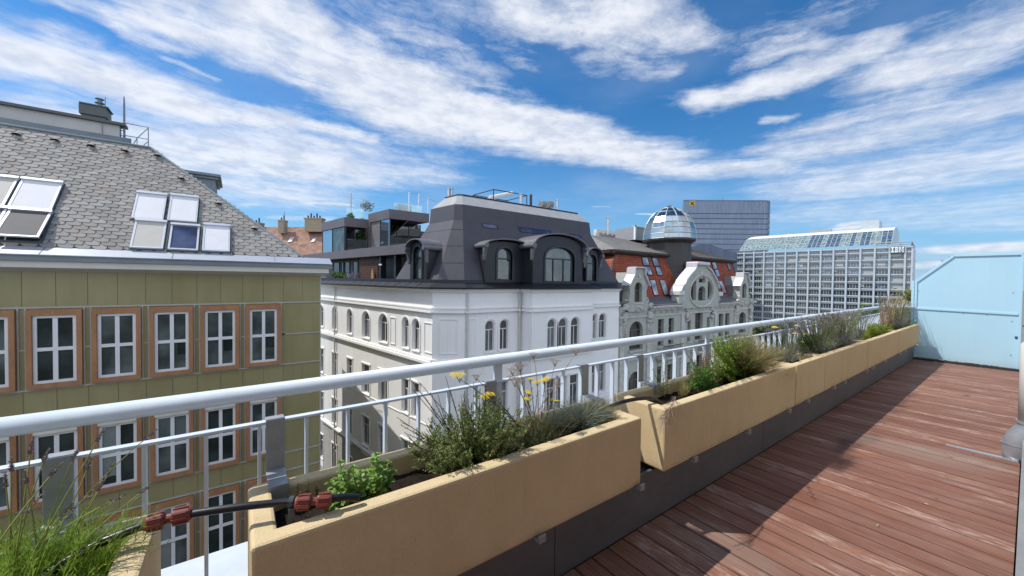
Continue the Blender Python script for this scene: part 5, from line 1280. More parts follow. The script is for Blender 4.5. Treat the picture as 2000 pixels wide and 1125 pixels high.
gl1 = leaf_mat('fresh green leaves', (.06, .13, .02, 1), (.11, .20, .035, 1), 3)
gl2 = leaf_mat('dark green leaves', (.03, .065, .015, 1), (.06, .11, .025, 1), 3)
for px_, w_, lab in ((1213, 1.0, 'low green shrub on the roof behind the middle of the grey planter row'), (1236, 1.1, 'rounder green shrub on the roof beside the white edged hut')):
    p = at_y(px_, 461, y_ + 1.2); bush_ball('roof_shrub', (p.x, p.y, p.z - .2), .6, 260, gl1, lab, 'shrub', None, (w_, .6, .75), .12)
for px_, pt, r_, lab in ((1187, 427, .17, 'tall steel flue standing behind the grey roof planters'), (1235, 443, .11, 'short steel flue standing left of the glass dome')):
    p = at_y(px_, pt, y_ + 2); m_ = MB(); m_.tube([(p.x, p.y, z0g), (p.x, p.y, p.z)], r_, 10); m_.tube([(p.x, p.y, p.z + .05), (p.x, p.y, p.z + .14)], r_ * 1.3, 10); tag(m_.build('flue_pipe', steel, loc=(p.x, p.y, z0g)), lab, 'flue')
m_ = MB(); a = at_y(1165, 470, 29); m_.box(a.x, a.x + 16, 29, 29.4, z0g - 1, at_y(1200, 452, 29).z); m_.box(a.x, a.x + 15, 27.6, 36, z0g - 8, z0g - .02)
tag(m_.build('rear_house', render_w, loc=(a.x, 29, z0g)), 'pale rendered wall of the rear house behind the grey roof planters', 'house')

# ------------------------------------------------------------------ long office block with glazed barrel roof
IU = V((math.cos(R(95.84)), math.sin(R(95.84)), 0))
IP = at_d(1767.2, 520, 168); IP.z = 0
ib = Wall(IP, IU * -1)                 # x grows to the right in the picture
colpx = [1416.5, 1433.5, 1452.8, 1471.5, 1491.9, 1512.2, 1533.1, 1555.7, 1579.3, 1602.4, 1627, 1653.4, 1680.3, 1708.4, 1737, 1767.2]
step = (ib.px(1767.2, 520)[0] - ib.px(1416.5, 520)[0]) / 15
XR = ib.px(1782.6, 520)[0]; XL = -15 * step - .9
z0s = ib.px(1767, 491.5)[1]; FH = 3.38; NF = 14
blk = thing('office_block', ib.at(XR, GZ), 'long pale office block with white grid facade and glazed barrel roof', 'office block')
ibody = mat('spandrel grey green', (.30, .34, .345), .5, .1, var=.08, scale=.15)
iwht = mat('white facade grid', (.43, .49, .53), .45, .1, var=.05, scale=.2)
iside = mat('pale side cladding', (.50, .54, .57), .4, .2, var=.05, scale=.2)
DPT = 34.0
m_ = MB(); zt_i = ib.px(1767, 481)[1]
ib.bar(m_, XL, XR, GZ, zt_i - .6, -DPT, -.5); m_.build('body', ibody, blk)
m_ = MB(); m_.quad(ib.at(XR + .01, GZ, 0), ib.at(XR + .01, GZ, -DPT), ib.at(XR + .01, zt_i, -DPT), ib.at(XR + .01, zt_i, 0)); ib.bar(m_, XR - .6, XR, GZ, zt_i, -1.0, .05); m_.build('side_cladding', iside, blk)
m_ = MB()
for i in range(NF):
    z = z0s - FH * i; ib.bar(m_, XL, XR - .5, z - .3, z + .2, -.5, .12)
    ib.bar(m_, XL, XR - .5, z - .95, z - .45, -.5, .05, 1)
ib.bar(m_, XL, XR, zt_i - .6, zt_i, -.6, .3)
for i in range(1, 12): m_.quad(ib.at(XR + .03, z0s - FH * i, 0), ib.at(XR + .03, z0s - FH * i, -DPT), ib.at(XR + .03, z0s - FH * i + .12, -DPT), ib.at(XR + .03, z0s - FH * i + .12, 0), 1)
for i in range(16): x = -i * step; ib.bar(m_, x - .34, x + .34, GZ, zt_i + .5, -.4, .5)
m_.build('facade_frame', [iwht, mat('grey blind slot', (.20, .22, .23), .5)], blk)
ig = [glass('office glass deep', (.035, .05, .065, 1), .06, .8), glass('office glass blue', (.085, .125, .17, 1), .06, .9), glass('office glass grey', (.10, .12, .125, 1), .08, .7)]
iblind = mat('closed pale blinds', (.34, .36, .36), .5, var=.05, scale=.5)
imull = mat('thin white mullion', (.42, .45, .46), .5)
rest = MB(); n_part = 0
cells = []
for i in range(NF):
    zb_ = z0s - FH * i + .25 if i < NF else 0
    for j in range(-1, 15):
        xa, xb = (-j - 1) * step + .42, -j * step - .42
        if j == -1: xa, xb = .42, XR - .8
        cells.append((i, j, xa, xb, zb_))
for i, j, xa, xb, zb_ in cells:
    rr = random.random(); g = iblind if rr < .08 else ig[(0 if rr < .55 else 2 if rr < .72 else 1)] if i > 2 else iblind if rr < .2 else ig[1 if rr < .75 else 2]
    if n_part < 98 and i < 7 :
        mb = MB(); ib.bar(mb, xa, xb, zb_, zb_ + 2.15, -.44, -.40)
        f = mb.build('window', g, blk); n_part += 1
        mm = MB()
        for q_ in range(1, 4): x = xa + (xb - xa) * q_ / 4; ib.bar(mm, x - .06, x + .06, zb_, zb_ + 2.15, -.399, -.33)
        if random.random() < .3 and g is not iblind: ib.bar(mm, xa, xa + (xb - xa) * random.choice((.25, .5, .75)), zb_ + random.choice((.6, 1.1)), zb_ + 2.1, -.398, -.37)
        mm.build('mullion', imull, f)
    else:
        ib.bar(rest, xa, xb, zb_, zb_ + 2.15, -.44, -.40, 0 if rr < .6 else 1)
        for q_ in range(1, 4): x = xa + (xb - xa) * q_ / 4; ib.bar(rest, x - .06, x + .06, zb_, zb_ + 2.15, -.399, -.33, 2)
tag(rest.build('lower_windows', [ig[0], ig[2], imull], blk), kind='stuff')
# glazed slope and barrel roof
SDv = V((-ib.N.x, -ib.N.y, 0))
xr_, xl_ = ib.px(1740, 470)[0], ib.px(1440, 470)[0]
Pr = ib.at(xr_, 0, 0)
prf = [(1741, 477), (1743.5, 463), (1746, 449.5), (1748, 445), (1750.5, 443.5), (1753, 446), (1755, 452), (1756, 460), (1756, 474)]
pp_ = []
for px_, py_ in prf:
    p = on_wall(px_, py_, Pr, SDv); pp_.append(((p - Pr).dot(SDv), p.z))
L_ = V((xl_ - xr_, 0, 0))
def ibp(x, s, z): return ib.at(x, z, -s)
m_ = MB()
for (sa, za), (sb, zb_) in zip(pp_[:2], pp_[1:3]): m_.quad(ibp(xr_, sa, za), ibp(xl_, sa, za), ibp(xl_, sb, zb_), ibp(xr_, sb, zb_))
rg = m_.build('glass_roof', glass('green tinted roof glass', (.20, .26, .25, 1), .1, .7, wob=.01), blk)
m_ = MB(); ns_ = 34
for i in range(ns_ + 1):
    x = xr_ + (xl_ - xr_) * i / ns_
    for (sa, za), (sb, zb_) in zip(pp_[:2], pp_[1:3]): m_.tube([ibp(x, sa - .1, za), ibp(x, sb - .1, zb_)], .13, 4)
for t in (.0, .33, .66, 1.0):
    for (sa, za), (sb, zb_) in zip(pp_[:2], pp_[1:3]): s_, z_ = sa + (sb - sa) * t, za + (zb_ - za) * t; m_.tube([ibp(xr_, s_ - .08, z_), ibp(xl_, s_ - .08, z_)], .06, 4)
m_.build('glazing_bar', iwht, rg)
m_ = MB(); bl_ = glass('blue roof pane', (.07, .11, .15, 1), .08, .8)
for i in (0, 1, 4, 5, 7, 10, 11, 12, 14, 15, 16):
    xa, xb = xr_ + (xl_ - xr_) * (i + .08) / ns_, xr_ + (xl_ - xr_) * (i + .92) / ns_
    for (sa, za), (sb, zb_) in zip(pp_[:2], pp_[1:3]): m_.quad(ibp(xa, sa - .03, za), ibp(xb, sa - .03, za), ibp(xb, sb - .03, zb_), ibp(xa, sb - .03, zb_))
m_.build('roof_pane', bl_, rg)
m_ = MB(); m_.strip([ibp(xr_, s, z) for s, z in pp_[2:]], [ibp(xl_, s, z) for s, z in pp_[2:]]); m_.build('barrel_roof', mat('white roof membrane', (.66, .64, .64), .5, var=.04, scale=.1), blk, smooth=False)
m_ = MB(); m_.poly([ibp(xr_ + .02, s, z) for s, z in pp_]); m_.poly([ibp(xl_ - .02, s, z) for s, z in pp_]); m_.build('gable_end', iside, blk)
m_ = MB(); a, b = ib.px(1601, 450)[0], ib.px(1555, 450)[0]; zc = pp_[4][1]; m_.obox(ibp(b, pp_[4][0] - 1, zc - .6), ib.U * (a - b), SDv * 3, V((0, 0, 1.9))); m_.build('roof_vent', ibody, blk)
hs_ = pp_[4][0]
P3 = [on_wall(p, q_, ib.at(0, 0, -hs_), ib.U) for p, q_ in ((1681, 444), (1717, 444), (1717, 428.5))]
m_ = MB(); m_.obox(V((P3[0].x, P3[0].y, P3[0].z - 2)), V((P3[1].x - P3[0].x, P3[1].y - P3[0].y, 0)), SDv * 16, V((0, 0, P3[2].z - P3[0].z + 2))); m_.build('plant_room', iwht, blk)
m_ = MB()
for j in range(7): a = P3[0].lerp(P3[1], .3 + j * .08); m_.tube([V((a.x, a.y, P3[2].z)) + SDv * 3, V((a.x, a.y, P3[2].z + 1.0 + .5 * (j % 2))) + SDv * 3], .12, 4)
m_.build('aerial', iwht, blk)
m_ = MB(); za = zt_i + .1
for s_ in (0, 8, 16, DPT): m_.tube([ib.at(XR - .5, zt_i - .3, -s_), ib.at(XR - .5, zt_i + 1.9, -s_)], .16, 4)
for x in (XR - .5, XR - 4, XR - 8): m_.tube([ib.at(x, zt_i, 0), ib.at(x, zt_i + 1.9, 0)], .16, 4)
for z in (1.0, 1.9): m_.tube([ib.at(XR - 12, zt_i + z, 0), ib.at(XR - .5, zt_i + z, 0), ib.at(XR - .5, zt_i + z, -DPT)], .2, 4)
m_.build('roof_railing', ibody, blk)
m_ = MB(); ib.bar(m_, XL - 6, XL, GZ, zt_i - 1.0, -DPT, -2.5); 
for i in range(NF): z = z0s - FH * i; ib.bar(m_, XL - 6, XL - .1, z - .6, z + .3, -2.5, -2.3, 1)
m_.build('stair_tower', [ig[2], iwht], blk)
# three slab serif letters on the top floor beside the corner
def letter(mb, strokes, x, z, sxx, szz):
    for x0, x1, z0, z1 in strokes: ib.bar(mb, x + x0 * sxx, x + x1 * sxx, z + z0 * szz, z + z1 * szz, .80, 1.0)
LI = [(0, 1, 0, .2), (0, 1, .8, 1), (.3, .7, .205, .795)]
LB = [(0, .85, 0, .2), (0, .85, .8, 1), (.15, .45, .205, .795), (.455, .85, .41, .59), (.72, 1, .595, .9), (.72, 1, .1, .405)]
LM = [(0, .42, 0, .2), (.98, 1.4, 0, .2), (.1, .32, .205, 1), (1.08, 1.3, .205, 1), (0, .1, .8, 1), (1.3, 1.4, .8, 1), (.325, .5, .62, 1), (.9, 1.075, .62, 1), (.45, .62, .4, .615), (.78, .95, .4, .615), (.6, .8, .22, .395)]
lx, lz = ib.px(1740, 491)[0], ib.px(1752, 493)[1]; lh = ib.px(1752, 482.5)[1] - lz; xw = (ib.px(1765.5, 488)[0] - lx)
u_ = xw / 3.75
for k_, (st_, ox) in enumerate(((LI, 0), (LB, 1.17), (LM, 2.35))):
    m_ = MB(); letter(m_, st_, lx + ox * u_, lz, u_, lh); m_.build('sign_letter', mat('white sign letter', (.75, .77, .78), .4), blk)
m_ = MB(); ib.bar(m_, lx - .2, lx + xw + .2, lz - .3, lz + lh + .3, .45, .78); m_.build('sign_board', ig[2], blk)

# ------------------------------------------------------------------ glass tower behind
TD = 330.0
ta = R(54.0 - math.degrees(math.atan((1421 - 1000) / F)) + 90)
TP = at_d(1421, 450, TD); TP.z = 0
best = None
for j in range(-400, 401):          # the direction in which the level roof line runs level
    a = ta + R(j * .1); u = V((-math.cos(a), -math.sin(a), 0)); e = abs(on_wall(1334, 393, TP, u).z - on_wall(1500, 393.6, TP, u).z)
    if best is None or e < best[0]: best = (e, u)
TU = best[1]
tw = Wall(TP, TU)
xa, xb = tw.px(1333.5, 430)[0], tw.px(1512, 430)[0]
ztw = tw.px(1421, 393)[1]
tower = thing('glass_tower', tw.at((xa + xb) / 2, GZ), 'wide blue grey glass tower with rounded right corner behind the dome', 'tower')
def tower_glass(name, c1, c2):
    m, k = base_mat(name)
    co = k.n('ShaderNodeTexCoord').outputs['Object']
    n1 = k.n('ShaderNodeTexNoise', {'Vector': co, 'Scale': .05, 'Detail': 4.0}).outputs[0]
    n2 = k.n('ShaderNodeTexNoise', {'Vector': k.n('ShaderNodeMapping', {'Vector': co, 'Scale': (1, 1, .15)}), 'Scale': .5, 'Detail': 3.0}).outputs[0]
    c = k.mix(k.ramp(k.math('ADD', k.math('MULTIPLY', n1, .5), k.math('MULTIPLY', n2, .5)), .35, .65), c1, c2)
    return finish(m, k, c, .25, .1, .6)
tg = tower_glass('blue grey fin glass', (.21, .26, .35, 1), (.26, .315, .41, 1)); tg2 = tower_glass('dark floor joint', (.12, .15, .23, 1), (.15, .19, .27, 1))  # blue grey is the glass's own tint
RC = 9.0
def tplan(off=0.0):
    pl = [tw.at(xa, 0, off), tw.at(xb - RC, 0, off)]
    for j in range(1, 9): a = PI / 2 * j / 8; pl.append(tw.at(xb - RC + (RC + off) * math.sin(a), 0, -RC + (RC + off) * math.cos(a)))
    pl += [tw.at(xb + off, 0, -30), tw.at(xa + 16, 0, -30)]; return pl
fz = [tw.px(1421, y)[1] for y in (393, 418.5, 428.3, 438.4, 448.6, 458.5, 468.2, 478.3, 489)]
m_ = MB(); pl = tplan(-.7); m_.strip([V((p.x, p.y, GZ)) for p in pl], [V((p.x, p.y, ztw - .5)) for p in pl], 0, True); m_.poly([V((p.x, p.y, ztw - .5)) for p in pl]); m_.build('core', tg2, tower)
m_ = MB()
for i, (za, zb_) in enumerate(zip(fz[:-1], fz[1:])):
    pl = tplan(0.0); pi_ = tplan(-.75); lo = zb_ + .95
    m_.strip([V((p.x, p.y, lo)) for p in pl], [V((p.x, p.y, za)) for p in pl], 0, True); m_.strip([V((p.x, p.y, lo)) for p in pl], [V((p.x, p.y, lo + .4)) for p in pi_], 0, True); m_.strip([V((p.x, p.y, za)) for p in pl], [V((p.x, p.y, za)) for p in pi_], 0, True)
m_.build('glass_skin', tg, tower)
m_ = MB()
for i, (za, zb_) in enumerate(zip(fz[:-1], fz[1:])):
    lo = zb_ + .95; n = 60
    for j in range(n):
        x = xa + (xb - RC - xa) * j / n; tw.bar(m_, x - .09, x + .09, lo, za, .002, .35)
    for j in range(10): a = PI / 2 * j / 9; c0 = tw.at(xb - RC + RC * math.sin(a), 0, -RC + RC * math.cos(a)); o_ = tw.U * math.sin(a) + tw.N * math.cos(a); t_ = tw.U * math.cos(a) - tw.N * math.sin(a); m_.obox(c0 - t_ * .09 + V((0, 0, lo)), t_ * .18, o_ * .35, V((0, 0, za - lo)))
m_.build('fin', tower_glass('pale fin', (.27, .32, .41, 1), (.32, .375, .46, 1)), tower)
m_ = MB(); pl = tplan(.3); m_.prism([V((p.x, p.y, ztw)) for p in pl], (0, 0, 1.0)); m_.build('roof_edge', tg2, tower)
# bank emblem: yellow square with black crossed gable boards
ex, ez = tw.px(1351.5, 397.5)
m_ = MB(); tw.bar(m_, ex - 2.3, ex + 2.3, ez - 2.1, ez + 2.1, .40, .6); em = m_.build('emblem_board', mat('signal yellow', (.72, .48, .02), .5), tower)
m_ = MB()
for s_ in (-1, 1):
    d_ = V((s_ * .72, 0, .70)); A = tw.at(ex, ez, .62)
    u_ = (tw.U * s_ * .72 + V((0, 0, .69))); v_ = (tw.U * -s_ * .69 + V((0, 0, .72)))
    m_.obox(A - u_ * 2.1 - v_ * .42 + tw.N * (.0 if s_ > 0 else .13), u_ * 4.2, v_ * .84, tw.N * .12)
m_.build('emblem', mat('sign black', (.01, .01, .01), .5), em)
pm_ = tw.px(1414, 393); m_ = MB(); m_.tube([tw.at(pm_[0], ztw, -6), tw.at(pm_[0] + 3, ztw + 5, -6)], .22, 5); m_.box(0, .01, 0, .01, 0, .01) if False else None; m_.build('crane_arm', tg2, tower)
# low dark curved building between dome and block
lwb = tw.px
wl2 = Wall(at_d(1390, 490, 200) * 1, TU); wl2.P.z = 0
pts = [(1345, 520), (1345, 484), (1362, 478.5), (1376, 475.5), (1388, 477), (1400, 482), (1420, 488), (1440, 494), (1440, 520)]
pts = [wl2.px(*p) for p in pts]; pts = [(pts[0][0], GZ)] + pts[1:-1] + [(pts[-1][0], GZ)]
m_ = MB(); m_.prism([wl2.at(x, z) for x, z in pts], wl2.N * -20)
tag(m_.build('curved_hall', tower_glass('deep blue roof glass', (.05, .075, .12, 1), (.08, .11, .17, 1)), loc=wl2.at(pts[3][0], GZ)), 'dark blue curved glass hall low in front of the tower', 'hall')

# ------------------------------------------------------------------ trees
bark = mat('bark', (.08, .06, .045), .9)
def tree(C, h, rw, n, lm, label, ls):
    C = V(C); t = thing('tree', C, label, 'tree'); m_ = MB()
    m_.tube([C, C + V((.1, 0, h * .35)), C + V((0, .15, h * .75))], [.3, .2, .06], 8)
    cl = []
    for i in range(14):
        a = random.uniform(0, 6.28); q_ = random.uniform(.2, .95) * rw; z = h * random.uniform(.42, .95); e = C + V((q_ * math.cos(a), q_ * math.sin(a), z)); cl.append(e)
        m_.tube([C + V((0, 0, z * .6)), (C + V((0, 0, z * .75))).lerp(e, .6), e], [.09, .06, .02], 5)
    m_.build('trunk', bark, t); c_ = MB()
    for e in cl:
        for i in range(n // len(cl)):
            p = e + V((random.gauss(0, rw * .2), random.gauss(0, rw * .2), random.gauss(0, rw * .16))); u = V((random.gauss(0, 1), random.gauss(0, 1), random.gauss(0, .6))).normalized(); v = u.orthogonal().normalized(); s_ = ls * random.uniform(.6, 1.4); c_.quad(p - u * s_, p - v * s_ * .5, p + u * s_, p + v * s_ * .5)
    c_.build('crown', lm, t)
p = at_d(1778, 585, 60); tree((p.x, p.y, GZ), p.z - GZ + 2.2, 3.6, 5000, leaf_mat('yellowing leaves', (.075, .11, .02, 1), (.16, .15, .03, 1), .8), 'yellow green tree crown showing between office block and blue screen', .22)
p = at_d(1903, 490, 30); tree((p.x + .0, p.y, GZ), p.z - GZ + .45, 2.2, 2400, leaf_mat('dark far leaves', (.03, .05, .018, 1), (.06, .08, .03, 1), .8), 'tree whose top twigs just clear the blue screen', .1)
p = at_d(1690, 640, 75); tree((p.x, p.y, GZ), p.z - GZ + 4.5, 4.5, 4000, gl2, 'dark green street tree below the office block, behind the railing', .3)
p = at_d(1560, 652, 90); tree((p.x, p.y, GZ), p.z - GZ + 3, 4.5, 3500, gl2, 'dark green street tree left of the other, low behind the railing', .3)
for px_, py_, d_, w_, lab in ((1500, 628, 70, 3.2, 'round street tree between ornate house and office block'), (1600, 622, 62, 3.0, 'street tree behind the railing at the fourth planter'), (1650, 618, 84, 4.0, 'tall street tree in front of the office block middle'), (1735, 604, 66, 3.0, 'street tree in front of the right end of the office block')):
    p = at_d(px_, py_, d_); tree((p.x, p.y, GZ), p.z - GZ, w_, 3600, leaf_mat('street tree leaves', (.045, .075, .018, 1), (.10, .13, .035, 1), .8), lab, .26)
cp0, cp1 = at_d(1478, 633, 120), at_d(1552, 631, 116); cu = V((cp1.x - cp0.x, cp1.y - cp0.y, 0)); cn = V((-cu.y, cu.x, 0)).normalized() * 8
can = thing('entrance_canopy', (cp0.x, cp0.y, GZ), 'long white flat canopy at street level before the office block', 'canopy')
m_ = MB(); m_.obox(V((cp0.x, cp0.y, cp0.z - .5)), cu, cn, V((0, 0, .5))); m_.build('canopy_roof', iwht, can)
for t_ in (.04, .35, .65, .96): m_ = MB(); q_ = V((cp0.x, cp0.y, 0)) + cu * t_ + cn * .1; m_.tube([V((q_.x, q_.y, GZ)), V((q_.x, q_.y, cp0.z - .5))], .18, 8); m_.build('post', iwht, can)
# terrace plants on the white wing
bush_ball('terrace_bush', wk.at(wk.px(664, 540)[0], 1.75, .0), .55, 420, gl1, 'bright green bush at the end of the white wing roof terrace', 'bush', None, (1.4, 1, .8), .1)
bush_ball('terrace_lavender', wk.at(wk.px(692, 540)[0], 1.72, .0), .42, 420, leaf_mat('mauve bloom', (.30, .22, .33, 1), (.22, .22, .16, 1), 4), 'mauve flowering bush on the white wing roof terrace', 'bush', None, (1.9, 1, .9), .06)
ypt = K.y + 1.6; p = at_y(718, 400, ypt); bush_ball('roof_olive', (p.x, ypt, p.z - .1), .5, 380, leaf_mat('grey olive leaves', (.16, .18, .10, 1), (.26, .27, .18, 1), 4), 'small grey olive tree on the glass railed roof of the dark apartment', 'tree', None, (1.1, 1, .9), .07)
p = at_y(685, 421, K.y + 1.0); bush_ball('roof_grass', (p.x, p.y, zr + .25), .3, 160, gl1, 'small green potted grass on the left glass box roof', 'plant', None, (1, 1, 1), .08)
p = at_y(706, 470, K.y + .45); bush_ball('balcony_plant', (p.x, p.y, zb + 1.0), .55, 700, gl2, 'tall dark green plant inside the left glass balcony', 'plant', None, (.6, .4, 1.7), .09)
p = at_y(690, 480, K.y + .4); bush_ball('balcony_plant', (p.x, p.y, zb + .45), .4, 300, gl1, 'low light green plant behind the left glass balustrade', 'plant', None, (1.4, .4, .8), .08)
p = at_y(788, 478, K2.y + .5); bush_ball('balcony_plant', (p.x, p.y, zb + .6), .45, 420, gl2, 'dark green balcony plant near the arched dormer roof', 'plant', None, (1, .5, 1.2), .08)
p = at_y(772, 480, K2.y + .5); bush_ball('balcony_plant', (p.x, p.y, zb + .4), .3, 260, leaf_mat('pink bloom', (.4, .1, .14, 1), (.1, .14, .05, 1), 6), 'pink flowering balcony plant behind the right glass balustrade', 'plant', None, (1, .5, 1.1), .06)

# ------------------------------------------------------------------ plants in the planters
rnd = random.Random(11)
G = lambda s=1.0: rnd.gauss(0, s)
U_ = rnd.uniform
def soil(px, py, z=.70):
    p = at_z(px, py, z); return V((p.x, min(max(p.y, 1.475), 1.71), z))
def curve(p0, p1, p2, n=5):
    p0, p1, p2 = V(p0), V(p1), V(p2)
    return [(1 - t) ** 2 * p0 + 2 * t * (1 - t) * p1 + t * t * p2 for t in [i / n for i in range(n + 1)]]
def ribbon(mb, pts, w, m=0, taper=True):
    n = len(pts); A, B = [], []
    for i, p in enumerate(pts):
        t = (pts[min(i + 1, n - 1)] - pts[max(i - 1, 0)]).normalized()
        s = t.cross(V((math.sin(i * .3 + w * 9999), math.cos(w * 7777), .2))).normalized()
        ww = w * (1 - .85 * (i / (n - 1)) ** 1.5) if taper else w
        A.append(p - s * ww); B.append(p + s * ww)
    mb.strip(A, B, m)
def leaf(mb, p, d, l, w, m=0):
    d = V(d).normalized(); s = d.cross(V((G(), G(), G()))).normalized()
    mid = p + d * l * .45 + V((0, 0, l * .08))
    mb.quad(p, mid - s * w, p + d * l, mid + s * w, m)
def broadleaf(mb, p, d, l, w, m=0):
    d = V(d).normalized(); s = d.cross(V((0, 0, 1)) + V((G(.3), G(.3), 0))).normalized(); up_ = s.cross(d)
    a = [p, p + d * l * .3, p + d * l * .7, p + d * l - up_ * l * .12]
    L = [a[1] - s * w + up_ * w * .35, a[2] - s * w * .8 + up_ * w * .25]; Rr = [a[1] + s * w + up_ * w * .35, a[2] + s * w * .8 + up_ * w * .25]
    mb.add([a[0], L[0], L[1], a[3], Rr[1], Rr[0], a[1], a[2]], [(0, 6, 1), (1, 6, 7, 2), (2, 7, 3), (0, 5, 6), (5, 4, 7, 6), (4, 3, 7)], m)
def sprig(mb, pts, l, w, n, m=0, up_=.7, start=.15, fn=leaf, jit=.35):
    N_ = len(pts) - 1
    for i in range(n):
        t = start + (1 - start) * (i + U_(0, .5)) / n; f = t * N_; a = min(int(f), N_ - 1); p = pts[a].lerp(pts[a + 1], f - a)
        tn = (pts[a + 1] - pts[a]).normalized(); ang_ = i * 2.4 + U_(-.4, .4); o = tn.orthogonal().normalized(); o.rotate(__import__('mathutils').Quaternion(tn, ang_))
        s = 1 - .4 * t
        fn(mb, p, tn * up_ + o + V((G(jit), G(jit), G(jit))) * .5, l * s * U_(.75, 1.2), w * s, m)
def flower_dome(mb, p, r, m=0, n=26):
    """flat corymb: a domed plate of tiny florets"""
    for i in range(n):
        a = i * 2.39996; q_ = r * math.sqrt((i + .5) / n); c = p + V((q_ * math.cos(a), q_ * math.sin(a), r * .42 * (1 - (q_ / r) ** 2)))
        s = r * .22
        mb.add([c + V((s, 0, 0)), c + V((0, s, 0)), c + V((-s, 0, 0)), c + V((0, -s, 0)), c + V((0, 0, s * .8))], [(0, 1, 4), (1, 2, 4), (2, 3, 4), (3, 0, 4), (3, 2, 1, 0)], m)
def spike(mb, p, d, l, w, m=0, n=30):
    d = V(d).normalized()
    for i in range(n):
        t = i / n; c = p + d * l * t; a = i * 2.4; o = d.orthogonal().normalized(); o.rotate(__import__('mathutils').Quaternion(d, a))
        ww = w * (1 - .5 * t) * (.6 + .4 * math.sin(t * 26) ** 2)
        leaf(mb, c, o * .8 + d * .6, ww * 1.5, ww * .45, m)

lav_g = leaf_mat('lavender green', (.18, .31, .025, 1), (.33, .47, .09, 1), 26, .35)
lav_s = leaf_mat('lavender stem', (.24, .28, .06, 1), (.34, .34, .11, 1), 20, .1)
lav_p = leaf_mat('faded lavender flower', (.16, .115, .16, 1), (.27, .21, .25, 1), 90, .15)
lav_v = leaf_mat('violet flower', (.22, .15, .42, 1), (.36, .27, .55, 1), 60, .2)
mint = leaf_mat('mint leaf', (.16, .29, .05, 1), (.29, .44, .12, 1), 22, .35, .45)
thy = leaf_mat('olive herb leaf', (.145, .205, .06, 1), (.325, .385, .14, 1), 24, .25)
thyd = leaf_mat('dry herb tip', (.12, .09, .05, 1), (.22, .15, .09, 1), 60, .1)
wdy = mat('woody stem', (.10, .065, .04), .85, var=.3, scale=30)
yel = leaf_mat('yellow floret', (.72, .52, .02, 1), (.85, .66, .05, 1), 60, .15)
dry = leaf_mat('dry brown floret', (.18, .105, .06, 1), (.32, .21, .135, 1), 50, .1)
stg = leaf_mat('grey green stem', (.12, .15, .06, 1), (.19, .21, .10, 1), 30, .15)
straw = leaf_mat('straw blade', (.36, .29, .13, 1), (.50, .42, .22, 1), 30, .25)
fes = leaf_mat('blue fescue blade', (.19, .25, .20, 1), (.33, .39, .33, 1), 20, .25)
fesd = leaf_mat('dark fescue blade', (.09, .115, .09, 1), (.17, .20, .16, 1), 20, .25)
brg = leaf_mat('bright green leaf', (.07, .22, .03, 1), (.13, .33, .05, 1), 24, .35)
lem = leaf_mat('lime leaf', (.16, .27, .03, 1), (.27, .38, .06, 1), 18, .35)
tus = leaf_mat('olive straw blade', (.24, .215, .10, 1), (.38, .34, .17, 1), 16, .25)
silv = leaf_mat('silver grey leaf', (.20, .21, .17, 1), (.34, .34, .30, 1), 22, .2)
dgr = leaf_mat('deep green leaf', (.03, .075, .012, 1), (.06, .13, .02, 1), 26, .2)
ygr = leaf_mat('yellow green leaf', (.20, .28, .02, 1), (.34, .40, .04, 1), 16, .35)
tan = leaf_mat('tan dead stalk', (.30, .21, .13, 1), (.44, .34, .22, 1), 22, .15)
GRP = 'plants in the planters'

# lavender, nearest at the left
c = soil(60, 1120); c.y = 1.60
t = thing('lavender', c, 'big bright green lavender with faded violet spikes, cut by the lower left picture corner', 'lavender', GRP)
m_ = MB()
for i in range(430):
    a, q_ = U_(0, 6.28), U_(0, 1) ** .6; b = c + V((q_ * .20 * math.cos(a), q_ * .10 * math.sin(a), 0)); h = U_(.10, .25) * (1.1 - .35 * q_)
    e = b + V((q_ * .13 * math.cos(a) + G(.03), q_ * .09 * math.sin(a) + G(.025), h)); pts = curve(b, b.lerp(e, .5) + V((G(.01), G(.01), h * .2)), e, 4)
    sprig(m_, pts, .042, .0019, 15, up_=1.5, start=.1)
    ribbon(m_, pts, .0016)
m_.build('foliage', lav_g, t)
tips = [(62, 862), (95, 878), (150, 880), (178, 893), (202, 840), (305, 840), (222, 905), (185, 955), (82, 965), (10, 925), (22, 895), (244, 966), (298, 945), (48, 920), (140, 985), (205, 935), (120, 905)]
sm = MB(); m2 = []
for i, (px, py) in enumerate(tips):
    yy = 1.60 + U_(-.10, .10); e = at_y(px, py, yy); b = c + V((G(.06), G(.04), .03)); pts = curve(b, b.lerp(e, .5) + V((G(.02), G(.02), .05)), e, 7)
    sm.tube(pts, [.0021, .002, .0019, .0018, .0017, .0016, .0015, .0014], 4)
    dd = (pts[-1] - pts[-2]).normalized(); l = .038 if i not in (7, 8) else .075
    k_ = MB(); spike(k_, e - dd * l, dd, l * 1.1, .0075, 0, 46); m2.append(k_)
sm.build('stems', lav_s, t)
for k_ in m2: k_.build('flower_spike', lav_p, t)

